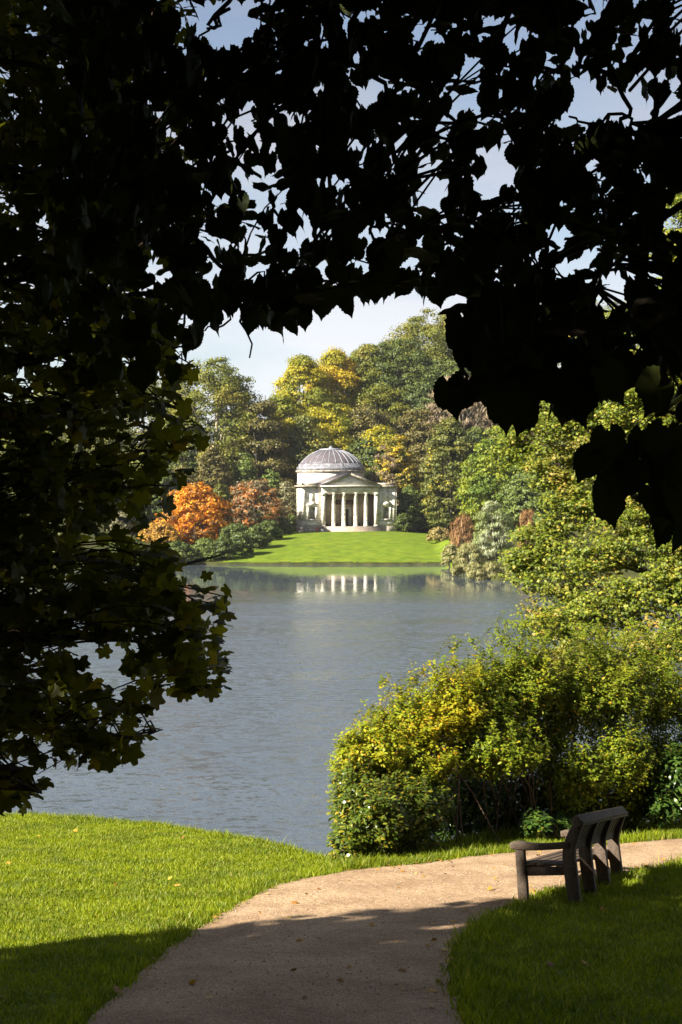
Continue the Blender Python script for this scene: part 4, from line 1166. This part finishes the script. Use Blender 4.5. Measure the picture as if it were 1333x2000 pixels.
def leaning_maple():
    rng = np.random.default_rng(77)
    bx_, by_ = 9.2, 27.5
    org = np.array([bx_, by_, float(gz(bx_, by_)) - .3])
    root = empty('maple_tree', org, 'leafy yellow green maple leaning over the lake from the right edge', 'tree')
    boughs = [  # end points in photo terms
        [(1130, 830, 29), 110, 60], [(1060, 800, 30), 75, 50], [(1010, 860, 30), 55, 55], [(1090, 920, 29), 70, 60], [(1180, 760, 28), 100, 50], [(1260, 800, 27), 110, 60],
        [(1320, 720, 27), 110, 80], [(1150, 990, 28.5), 95, 55], [(1070, 1060, 29), 65, 50], [(1030, 1100, 29.3), 45, 50], [(1180, 1090, 28), 100, 45], [(1270, 1020, 27), 100, 60],
        [(1100, 1150, 28.6), 75, 45], [(1080, 1220, 28), 65, 50], [(1170, 1200, 27.6), 90, 45], [(1260, 1160, 27), 100, 40], [(1330, 1100, 26.5), 90, 70], [(1120, 1290, 27.2), 70, 40],
        [(1220, 1290, 26.6), 95, 45], [(1310, 1260, 26), 90, 50], [(1380, 900, 27), 120, 100], [(1340, 420, 28), 60, 60], [(1390, 520, 28), 100, 90], [(1330, 600, 28.5), 90, 60],
        [(1250, 640, 29), 80, 50], [(1300, 880, 27.5), 110, 60], [(1380, 1180, 26.5), 90, 80], [(1240, 940, 28), 90, 50], [(1200, 860, 28.6), 90, 50], [(1400, 700, 27.5), 100, 100],
        [(1190, 700, 29), 60, 30], [(1300, 480, 28.5), 35, 35], [(1320, 390, 28.6), 28, 25]]
    mb = MB()
    trunk = smooth_line([(0, 0, 0), (.05, -.1, 2.2), (-.2, -.2, 4.5), (-.1, .1, 7.5), (-.4, .2, 10.5)], 16)
    mb.tube(trunk, np.linspace(.26, .06, 16), 8)
    Pn, Nn, An = [], [], []
    for (px, py, D), w, h in boughs:
        c = P(px, py, D) - org
        q = trunk[int(np.clip((c[2] - 1.2) / 10 * 15, 2, 14))]
        line = smooth_line([q, q * .55 + c * .45 + [0, 0, .25], c * .92 + q * .08 + [0, 0, .05], c], 12)
        mb.tube(line, np.linspace(.075, .012, 12), 5)
        rx, rz = w / FPX * D, h / FPX * D
        for k in range(int(26 + w * h / 120)):
            d = rdir(rng, 1)[0]
            e = c + d * np.array([rx, .8 * rx, rz]) * rng.uniform(.35, 1.05)
            s = line[rng.integers(6, 12)]
            mb.tube(smooth_line([s, (s + e) / 2 + [0, 0, .06], e], 5), np.linspace(.01, .003, 5), 3)
            n = rng.integers(42, 68)
            dd = rdir(rng, n)
            dd[:, 2] = np.where(rng.random(n) < .6, np.abs(dd[:, 2]), dd[:, 2])
            p = e + dd * rng.uniform(.03, .25, n)[:, None] * np.array([1.25, 1.25, .55])
            Pn.append(p); Nn.append(.6 * dd + np.array([-.1, -.2, .55]) + .55 * rdir(rng, n)); An.append(dd + np.array([0, 0, -.6]) + .5 * rdir(rng, n))
    Pn, Nn, An = map(np.concatenate, (Pn, Nn, An))
    V, F = scatter(T_MAPLE, Pn, Nn, An, .078 * rng.uniform(.6, 1.25, len(Pn)))
    mesh_np('crown', V, [F], M['field_maple'], root)
    mb.build('trunk', M['bark'], root, smooth=True)


leaning_maple()

# ------------------------------------------------------------------ near grass
M['grass'] = leaf_mat('grass_blades', [(0, g(.13, .18, .008)), (.5, g(.20, .255, .010)), (.9, g(.28, .32, .014)), (1, g(.40, .36, .07))], [(0, g(.085, .135, .008)), (.8, g(.17, .215, .012)), (1, g(.36, .33, .10))], 1.7, .52, trans=.45, rough=.5, spec=.2)


def grass():
    rng = np.random.default_rng(3)
    n = 780000
    x = rng.uniform(-10, 12, n); y = rng.uniform(8.2, 27.5, n)
    edge = np.interp(x, EDGE_X, EDGE_Y)
    px = x / y * FPX + CX
    keep = (px > -230) & (px < 1700) & (y < edge + .9)
    # worn strip: thinner right at the path edge
    x, y, edge = x[keep], y[keep], edge[keep]
    n = len(x)
    d2 = np.full(n, 9.0)
    for q in np.concatenate([PATH_POLY, (PATH_POLY + np.roll(PATH_POLY, 1, 0)) / 2]):
        d2 = np.minimum(d2, (x - q[0]) ** 2 + (y - q[1]) ** 2)
    dist = np.sqrt(d2)
    k2 = ~in_poly(x, y, PATH_POLY) | (dist < .10 * rng.random(n) ** 2)
    x, y, edge, dist = x[k2], y[k2], edge[k2], dist[k2]
    n = len(x)
    tuft = .5 + .5 * wob(x * 3, y * 3, 1.0)
    h = (.030 + .036 * rng.random(n)) * (.6 + .75 * tuft) * np.where(rng.random(n) < .012, 1.9, 1)
    right = (x > np.interp(y, [8, 14, 16, 20, 28], [.5, .8, 1.6, 3, 5])) & (y < 19)
    h *= np.where(right, 1.0, .85)
    h *= 1 + 1.0 * np.exp(-((dist - .15) / .18) ** 2) * rng.random(n) * 1.3
    verge = (x > 0.0) & (y > 17.2)
    h *= np.where(verge, 1.5, 1.0)
    h *= np.where((y > edge - .4) & (rng.random(n) < .35), 2.0, 1.0)
    w = rng.uniform(.0035, .0065, n)
    base = np.column_stack([x, y, gz(x, y) - .004])
    ang = rng.uniform(0, 2 * np.pi, n)
    side = np.column_stack([np.cos(ang), np.sin(ang), np.zeros(n)])
    la = rng.uniform(0, 2 * np.pi, n)
    lean = np.column_stack([np.cos(la), np.sin(la), np.zeros(n)]) * (h * rng.uniform(.15, .9, n))[:, None]
    mid = base + lean * .35 + np.column_stack([0 * h, 0 * h, h * .6])
    tip = base + lean + np.column_stack([0 * h, 0 * h, h])
    V = np.stack([base - side * w[:, None], base + side * w[:, None], mid + side * w[:, None] * .75, mid - side * w[:, None] * .75, tip], 1).reshape(-1, 3)
    k = (np.arange(n) * 5)[:, None]
    o = mesh_np('grass', V, [k + np.array([[0, 1, 2, 3]]), k + np.array([[3, 2, 4]])], M['grass'])
    prop(o, 'short sunlit grass of the near lawn and path verges', 'grass', kind='stuff')


grass()

# fallen leaves and pebbles on the path
M['pebble'] = solid_mat('pebble_stone', [(0.3, (0.26, 0.19, 0.13)), (0.7, (0.46, 0.37, 0.27))], 40, rough=.8)
M['fallen'] = leaf_mat('fallen_leaves', [(0, g(.16, .07, .02)), (.5, g(.38, .19, .03)), (1, g(.55, .36, .05))], trans=.1)


def litter():
    rng = np.random.default_rng(21)
    n = 170
    k = rng.integers(0, 159, n); t = rng.beta(.6, .6, n)
    p = gl[k] * (1 - t)[:, None] + gr[k] * t[:, None]
    pos = np.column_stack([p, gz(p[:, 0], p[:, 1]) + .03])
    V, F = scatter(T_LIME, pos, np.array([0, 0, 1.0]) + .35 * rng.normal(size=(n, 3)), rdir(rng, n) * [1, 1, .1], rng.uniform(.035, .085, n))
    prop(mesh_np('fallen_leaves', V, [F], M['fallen']), 'scattered brown fallen leaves on the gravel path', 'fallen leaves', kind='stuff')
    n = 60
    x = rng.uniform(-6, 7, n); y = rng.uniform(9, 24, n)
    k3 = (y < np.interp(x, EDGE_X, EDGE_Y) - .3) & ~in_poly(x, y, PATH_POLY)
    x, y = x[k3], y[k3]; n = len(x)
    pos = np.column_stack([x, y, gz(x, y) + .045])
    V, F = scatter(T_LIME, pos, np.array([0, -.3, 1.0]) + .4 * rng.normal(size=(n, 3)), rdir(rng, n) * [1, 1, .2], rng.uniform(.04, .08, n))
    prop(mesh_np('fallen_leaves', V, [F], M['fallen']), 'scattered yellow fallen leaves lying in the grass', 'fallen leaves', kind='stuff')
    n = 1500
    k = rng.integers(0, 159, n); t = rng.random(n)
    p = gl[k] * (1 - t)[:, None] + gr[k] * t[:, None]
    pos = np.column_stack([p, gz(p[:, 0], p[:, 1]) + .022 + .018 * np.sin(np.pi * t)])
    o8 = np.array([(1, 0, 0), (-1, 0, 0), (0, 1, 0), (0, -1, 0), (0, 0, .7), (0, 0, -.7)])
    f8 = np.array([(0, 2, 4), (2, 1, 4), (1, 3, 4), (3, 0, 4), (2, 0, 5), (1, 2, 5), (3, 1, 5), (0, 3, 5)])
    V, F = scatter((o8, f8), pos, np.array([0, 0, 1.0]) + .3 * rng.normal(size=(n, 3)), rdir(rng, n), rng.uniform(.004, .011, n))
    prop(mesh_np('pebbles', V, [F], M['pebble']), 'loose small pebbles on the gravel path', 'pebbles', kind='stuff')


litter()

# ------------------------------------------------------------------ the two shade trees that frame the view
OPEN = [(400, 655), (425, 622), (455, 606), (478, 622), (520, 640), (568, 652), (600, 612), (640, 600), (668, 602), (690, 582), (730, 582), (762, 556), (800, 582), (832, 568), (860, 584), (866, 548), (845, 516),
        (825, 480), (850, 488), (880, 522), (905, 560), (915, 592), (882, 640), (886, 690), (906, 704), (852, 770), (900, 792), (965, 790), (990, 830), (1030, 802), (1060, 772), (1098, 822), (1130, 800),
        (1150, 752), (1190, 772), (1240, 742), (1290, 760), (1345, 790), (1345, 830), (1230, 828), (1180, 850), (1140, 900), (1155, 915), (1215, 962), (1160, 1002), (1150, 1045), (1200, 1040), (1260, 1062), (1345, 1055), (1345, 2010), (-10, 2010),
        (-10, 1588), (55, 1582), (88, 1545), (120, 1500), (200, 1500), (268, 1472), (325, 1412), (272, 1398), (345, 1385), (300, 1352), (400, 1362), (462, 1345), (440, 1292), (462, 1284), (430, 1252),
        (452, 1212), (448, 1152), (400, 1160), (418, 1112), (338, 1098), (345, 1052), (270, 1040), (335, 1000), (392, 940), (342, 905), (398, 872), (392, 825), (345, 770), (392, 742), (372, 692)]
HOLES = [[(372, 0), (498, 0), (500, 70), (450, 95), (400, 90), (375, 40)], [(1088, 195), (1150, 175), (1290, 190), (1300, 165), (1333, 150), (1333, 225), (1280, 240), (1210, 235), (1130, 240), (1090, 225)],
         [(935, 280), (975, 275), (1020, 310), (1010, 365), (950, 372), (940, 330)], [(560, 395), (610, 385), (622, 440), (590, 460), (575, 430)], [(480, 305), (540, 320), (555, 360), (500, 345)],
         [(695, 165), (765, 135), (755, 200), (700, 225)], [(670, 275), (712, 268), (712, 298), (675, 300)], [(275, 490), (320, 495), (335, 560), (290, 540)], [(1075, 440), (1125, 440), (1120, 475), (1080, 470)],
         [(1095, 490), (1160, 490), (1165, 530), (1100, 525)], [(30, 530), (70, 545), (80, 580), (35, 560)], [(980, 0), (1015, 5), (1005, 40), (985, 40)], [(845, 360), (880, 370), (870, 385), (845, 380)],
         [(990, 90), (1010, 80), (1005, 120), (992, 120)], [(215, 40), (265, 60), (260, 90), (225, 70)], [(1270, 400), (1333, 370), (1333, 460), (1300, 465)], [(1160, 545), (1210, 520), (1215, 560), (1170, 565)],
         [(1000, 628), (1024, 622), (1020, 655), (1002, 650)], [(1080, 585), (1105, 580), (1100, 610)], [(1180, 600), (1205, 605), (1190, 628)], [(960, 560), (985, 566), (970, 584)], [(1270, 560), (1295, 556), (1288, 585)], [(1120, 660), (1140, 664), (1128, 684)], [(1235, 660), (1260, 650), (1252, 676)], [(105, 1262), (180, 1258), (215, 1290), (180, 1300), (120, 1280)], [(180, 1295), (215, 1300), (210, 1340), (185, 1330)], [(225, 1320), (260, 1320), (262, 1345), (230, 1350)], [(60, 1440), (100, 1450), (110, 1480), (70, 1475)]]


def screen(p):
    y = np.maximum(p[:, 1], .05)
    return p[:, 0] / y * FPX + CX, HY - (p[:, 2] - EYE) / y * FPX


def blocked(p, rng, jitter=0.0):
    """would this leaf hang into the gap the boughs leave open?"""
    px, py = screen(p)
    px = px + rng.normal(0, 1, len(px)) * jitter; py = py + rng.normal(0, 1, len(py)) * jitter
    b = in_poly(px, py, OPEN)
    for h in HOLES:
        b |= in_poly(px, py, h)
    return b & (p[:, 1] > .3)


M['lime_leaf'] = leaf_mat('shade_lime_leaves', [(0, g(0.037, 0.048, 0.014)), (.6, g(0.056, 0.072, 0.018)), (1, g(0.094, 0.102, 0.024))], trans=.14, rough=.6, spec=.12)  # very dark leaf colour carries part of the canopy's shade
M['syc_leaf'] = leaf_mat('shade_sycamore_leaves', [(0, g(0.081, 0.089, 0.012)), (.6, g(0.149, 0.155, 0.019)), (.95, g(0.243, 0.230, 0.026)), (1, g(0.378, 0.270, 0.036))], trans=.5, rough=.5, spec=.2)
M['unseen_leaf'] = leaf_mat('unseen_crown_leaves', [(0, g(.03, .04, .012)), (1, g(.06, .075, .02))], trans=.06)


def sprays(rng, boughs, n_sprays, pick, tpl, leaf, per, flat, org, twig_r=.004, jitter=12):
    """leafy twigs hung from the boughs; pick(rng) -> a point the twig reaches to"""
    samples = np.concatenate([smooth_line(b, 30) for b in boughs])
    Pn, Nn, An = [], [], []
    mb = MB()
    for k in range(n_sprays):
        e = pick(rng)
        dd = np.linalg.norm(samples - e, axis=1)
        s = samples[np.argsort(dd)[rng.integers(0, 4)]]
        m1 = s * .5 + e * .5 + np.array([rng.normal(0, .05), rng.normal(0, .05), .08])
        ln = smooth_line([s, m1, e], 9)
        if np.linalg.norm(s - e) < 1.9 and not blocked(ln, rng).any():
            mb.tube(ln[[0, 1, 3, 5, 7, 8]] - org, np.linspace(twig_r * 1.7, twig_r * .7, 6), 4)
        gd = unit(unit(e - s) + .4 * rdir(rng, 1)[0])
        L_ = rng.uniform(.25, .5)
        t = rng.uniform(-.55, .55, per)
        side = rdir(rng, per)
        q = e + gd * (t * L_)[:, None] + side * rng.uniform(.02, .13, per)[:, None] + np.array([0, 0, -.03])
        nor_flat = np.array([0, 0, 1.0]) + .42 * rdir(rng, per)
        ax_flat = side * [1, 1, .2] + np.array([0, 0, -.35])
        ax_hang = .45 * side + np.array([0, 0, -.9])
        nor_hang = rdir(rng, per) * [1, 1, .3] + np.array([0, .35, .25])
        f = (rng.random(per) < flat)[:, None]
        Pn.append(q); Nn.append(np.where(f, nor_flat, nor_hang)); An.append(np.where(f, ax_flat, ax_hang))
    Pn, Nn, An = map(np.concatenate, (Pn, Nn, An))
    size = leaf * rng.uniform(.6, 1.2, len(Pn))
    mid = Pn + unit(An) * (size * .5)[:, None]
    ok = ~blocked(mid, rng, jitter) & ~blocked(mid, rng, 0)
    V, F = scatter(tpl, Pn[ok], Nn[ok], An[ok], size[ok])
    return V, F, mb


def fill_crown(rng, c, r, n, size):
    """the rest of the crown, out of view, plus leaves added to block sun and sky"""
    p = np.asarray(c) + rdir(rng, n) * np.asarray(r) * (rng.random(n) ** .4)[:, None]
    px, py = screen(p)
    infr = (p[:, 1] > 0) & (px > -120) & (px < 1453) & (py > -120) & (py < 2100)
    edge = p[:, 0] * -.5 + p[:, 1] * .866 + .35 * wob(p[:, 0] * 1.7, p[:, 2] * 1.3, 1.0)  # cut line for the unseen leaves, sets where the ground shade ends
    low = p[:, 2] < gz(p[:, 0], p[:, 1]) + 1.6
    clear = (np.linalg.norm(p - np.array([0, 0, EYE]), axis=1) < 3.0) | ((p[:, 1] > -0.6) & (p[:, 1] < 3.5) & (np.abs(p[:, 0]) < 2.6) & (np.abs(p[:, 2] - EYE) < 2.6))
    p = p[~infr & ~clear & (edge < 12.3) & ~low]
    near_ = np.linalg.norm(p - np.array([0, 0, EYE]), axis=1) < 8
    q = np.repeat(p[near_], 5, 0); q = q + rng.normal(0, .16, q.shape)
    p = p[~near_]
    n, m = len(p), len(q)
    far_ = scatter(T_DIAM, p, np.array([-.5, -.3, .6]) + .8 * rdir(rng, n), rdir(rng, n), size * rng.uniform(.7, 1.3, n))
    if not m: return far_
    px, py = screen(q)
    q = q[~((q[:, 1] > 0) & (px > -60) & (px < 1393) & (py > -60) & (py < 2060))]
    m = len(q)
    return join(far_, scatter(T_LIME, q, np.array([-.5, -.3, .6]) + .8 * rdir(rng, m), rdir(rng, m) + np.array([0, 0, -.5]), .12 * rng.uniform(.7, 1.3, m)))


def join(a, b):
    return np.concatenate([a[0], b[0]]), np.concatenate([a[1], b[1] + len(a[0])])


# left tree
def left_tree():
    rng = np.random.default_rng(101)
    bx_, by_ = -8.2, 4.6
    org = np.array([bx_, by_, float(gz(bx_, by_)) - .2])
    root = empty('sycamore_tree', org, 'shaded sycamore whose drooping dark boughs fill the left side', 'tree')
    trunk = smooth_line([org, org + [.1, .1, 3], org + [-.1, 0, 7], org + [.3, .2, 12]], 14)
    mb = MB(); mb.tube(trunk - org, np.linspace(.42, .1, 14), 10)
    mb.build('trunk', M['bark'], root, smooth=True)
    px_b = [[(-90, 320, 7.6), (130, 380, 8.2), (300, 470, 8.8), (385, 560, 9)], [(-90, 920, 7.8), (150, 935, 8.4), (270, 893, 8.9), (392, 848, 9.2)], [(-90, 1010, 7.6), (120, 975, 8.2), (250, 952, 8.6), (348, 948, 9)],
            [(-90, 1110, 7.6), (150, 1092, 8.2), (300, 1112, 8.8), (400, 1092, 9.2), (438, 1082, 9.3)], [(-90, 1250, 7.4), (100, 1245, 8), (260, 1252, 8.6), (425, 1305, 9)], [(-90, 1390, 7.4), (100, 1405, 7.9), (250, 1440, 8.3), (318, 1425, 8.5)],
            [(-90, 720, 7.8), (120, 690, 8.4), (250, 650, 8.9), (375, 712, 9.2)], [(-90, 110, 7), (130, 140, 7.4), (240, 80, 7.8)], [(-90, 550, 7.6), (60, 525, 8), (200, 520, 8.6), (320, 562, 9)], [(-90, 1500, 7.3), (20, 1520, 7.7), (80, 1548, 7.9)],
            [(-90, 820, 7.8), (130, 800, 8.5), (280, 790, 9), (375, 800, 9.3)], [(-90, 1180, 7.5), (120, 1170, 8.1), (280, 1175, 8.6), (420, 1180, 9.1)]]
    boughs = []
    for b in px_b:
        pts = [P(*q) for q in b]
        z = pts[0][2]
        s = trunk[int(np.clip((z - org[2] + .4) / 12 * 13, 2, 13))]
        boughs.append(pts)
        m2 = MB(); ln = smooth_line([s, (s + pts[0]) / 2 + [0, 0, .3]] + pts, 26)
        m2.tube(ln - org, np.interp(np.linspace(0, 1, 26), [0, .35, 1], [.06, .022, .004]), 6)
        m2.build('bough', M['bark'], root, smooth=True)

    def pick(r):
        while True:
            px, py = r.uniform(-420, 470), r.uniform(-60, 1590)
            if px > 380 and py < 600: continue
            if in_poly(np.array([px]), np.array([py]), OPEN)[0]: continue
            edge = px > 250
            if edge and py < 1000 and r.random() < .35: continue
            return P(px, py, r.uniform(7.3, 10.2))
    V, F, tw = sprays(rng, boughs, 1180, pick, T_SYC, .118, 12, .55, org, jitter=22)
    V2, F2 = join((V, F), (np.zeros((0, 3)), np.zeros((0, 3), int)))
    mesh_np('foliage', V2 - org, [F2], M['syc_leaf'], root)
    tw.build('twigs', M['twig'], root)
    a = fill_crown(rng, (-11, 1, EYE + 5), (10.5, 13, 10), 24000, .42)
    a2 = fill_crown(rng, (-14, 4, EYE + 1.0), (11.0, 9, 6), 9000, .42)  # unseen low leaves, added to keep sun off the hanging boughs
    V, F = join(a, a2)
    mesh_np('unseen_crown', V - org, [F], M['unseen_leaf'], root)


left_tree()


def right_tree():
    rng = np.random.default_rng(202)
    bx_, by_ = 4.2, -3.5
    org = np.array([bx_, by_, float(gz(bx_, by_)) - .2])
    root = empty('lime_tree', org, 'shaded lime tree overhead with dark heart shaped leaves across the top and right', 'tree')
    trunk = smooth_line([org, org + [.1, .1, 3], org + [-.1, 0, 6], org + [.2, .2, 10]], 14)
    mb = MB(); mb.tube(trunk - org, np.linspace(.4, .1, 14), 10)
    mb.build('trunk', M['bark'], root, smooth=True)
    px_b = [[(330, -60, 5.4), (268, 130, 5.8), (290, 280, 6), (340, 410, 6.2), (440, 530, 6.4), (468, 600, 6.5), (490, 695, 6.5)], [(600, -60, 5), (590, 120, 5.3), (640, 300, 5.6), (620, 480, 6), (560, 560, 6.2)],
            [(760, -60, 5), (760, 180, 5.3), (780, 380, 5.6), (740, 520, 5.9)], [(1060, -60, 4.6), (1065, 230, 5), (1082, 420, 5.2), (1000, 560, 5.4)], [(1240, -60, 4.6), (1228, 190, 5), (1190, 300, 5.1), (1100, 430, 5.2)],
            [(1420, 130, 4.5), (1300, 180, 4.8), (1275, 250, 5), (1205, 232, 5.1), (1105, 235, 5.2)], [(1430, 330, 4), (1290, 425, 4), (1200, 520, 4.2), (1000, 650, 4.3)],
            [(1480, 480, 3), (1300, 590, 3.1), (1130, 650, 3.2), (950, 690, 3.3), (885, 755, 3.3)], [(1480, 800, 2.9), (1333, 880, 3.0), (1240, 930, 3.05), (1175, 985, 3.1)], [(900, -60, 5), (890, 250, 5.2), (880, 450, 5.5)],
            [(500, -60, 5.6), (440, 25, 5.8), (385, 85, 5.9)], [(150, -60, 5.6), (180, 150, 6), (220, 330, 6.3), (330, 520, 6.5)], [(470, 575, 6.5), (440, 625, 6.5), (405, 650, 6.5)]]
    boughs, limbs = [], []
    for k, b in enumerate(px_b):
        pts = [P(*q) for q in b]
        boughs.append(pts)
        if k == 12: ln, r0 = smooth_line(pts, 12), .006
        else:
            s = trunk[int(np.clip((pts[0][2] + 1.0 - org[2]) / 10 * 13, 5, 13))]
            ln, r0 = smooth_line([s, s * .5 + pts[0] * .5 + [0, 0, .5]] + pts, 40), (.030 if k == 0 else .016)
        m2 = MB(); ln = ln + .018 * np.stack([np.sin(np.arange(len(ln)) * 1.7 + k), np.cos(np.arange(len(ln)) * 1.1), np.sin(np.arange(len(ln)) * .9 + 2 * k)], 1)
        m2.tube(ln - org, np.linspace(r0, .004, len(ln)), 6)
        limbs.append(m2)

    def pick_top(r):
        while True:
            px, py = r.uniform(120, 1760), r.uniform(-120, 660)
            if in_poly(np.array([px]), np.array([py]), OPEN)[0] or any(in_poly(np.array([px]), np.array([py]), h)[0] for h in HOLES): continue
            return P(px, py, r.uniform(4.5, 6.8))

    def pick_right(r):
        while True:
            px, py = r.uniform(870, 1700), r.uniform(480, 1050)
            if in_poly(np.array([px]), np.array([py]), OPEN)[0] or (py > 800 and px < 1345): continue
            return P(px, py, r.uniform(3.5, 4.6))
    A = sprays(rng, boughs, 430, pick_top, T_LIME, .098, 10, .25, org)
    B = sprays(rng, boughs, 98, pick_right, T_LIME, .105, 6, .2, org, .003, 26)
    limbs[7].add(np.concatenate(B[2].V), [np.concatenate(f) for f in B[2].F.values()])
    for m2 in limbs: m2.build('bough', M['bark'], root, smooth=True)
    # big single leaves hanging along the lower rim
    tips = [(905, 622, 3.3, .125), (912, 665, 3.3, .10), (875, 752, 3.4, .10), (918, 745, 3.4, .10), (950, 735, 3.5, .10), (985, 775, 3.3, .10), (1025, 765, 3.2, .09), (1060, 735, 3.4, .1), (1098, 745, 3.2, .125), (1150, 715, 3.4, .1), (1168, 728, 3.2, .10), (1205, 712, 3.4, .1), (1240, 695, 3.2, .11), (1300, 745, 3.1, .11), (940, 690, 3.5, .1), (1010, 720, 3.6, .1),
            (1185, 850, 3.0, .085), (1222, 872, 3.05, .09), (1165, 892, 3.0, .08), (1255, 850, 3.1, .085), (1305, 842, 3.0, .09), (1245, 915, 3.0, .09), (1292, 905, 3.1, .1), (1335, 890, 3.0, .1), (1210, 945, 3.0, .085), (1185, 965, 2.95, .09), (1262, 960, 3.0, .095), (1315, 960, 3.0, .1), (1130, 745, 3.2, .11), (560, 590, 6, .13), (600, 575, 6, .11), (650, 565, 6, .11), (530, 590, 6, .11), (690, 545, 5.8, .11),
            (740, 545, 5.8, .11), (800, 540, 5.6, .12), (845, 545, 5.6, .1), (500, 590, 6.2, .1)]
    tp = np.array([P(a, b, c) + [0, 0, .03] for a, b, c, _ in tips]); tn = len(tp)
    E_ = scatter(T_LIME, tp, rdir(rng, tn) * [.6, .3, .2] + np.array([0, -1, .15]), np.array([0, 0, -1.0]) + .55 * rdir(rng, tn), np.array([q[3] for q in tips]) * 1.0)
    V, F = join(join(A[:2], B[:2]), E_)
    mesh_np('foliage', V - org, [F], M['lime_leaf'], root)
    A[2].build('twigs', M['twig'], root)
    a = join(fill_crown(rng, (2.5, -3, EYE + 5.5), (11, 11, 6.5), 36000, .38), fill_crown(rng, (1, -9, EYE + 1.5), (14, 5, 5), 22000, .4))  # unseen crown, and low leaves behind added to cut sky light
    a = join(a, fill_crown(rng, (10, 3, EYE + 1.5), (5, 9, 6), 12000, .4))  # unseen leaves on the right, added to close off more sky light
    a = join(a, fill_crown(rng, (2, 8, EYE + 8), (11, 6.5, 4.5), 20000, .4))  # unseen leaves overhead, added to keep sky light off the path
    mesh_np('unseen_crown', a[0] - org, [a[1]], M['unseen_leaf'], root)


right_tree()


# ------------------------------------------------------------------ autumn haze over the lake
def haze():
    m, nt, N, L = new_mat('haze_air')
    out = N('ShaderNodeOutputMaterial')
    v = N('ShaderNodeVolumePrincipled')
    v.inputs['Color'].default_value = (.86, .88, .92, 1)
    v.inputs['Density'].default_value = 0.00008
    v.inputs['Anisotropy'].default_value = 0.2
    L(v.outputs[0], out.inputs['Volume'])
    b = MB(); b.box(-160, 160, -40, 480, -4, 90)
    prop(b.build('haze', m), 'thin pale autumn haze over the lake', 'haze', kind='stuff')


haze()
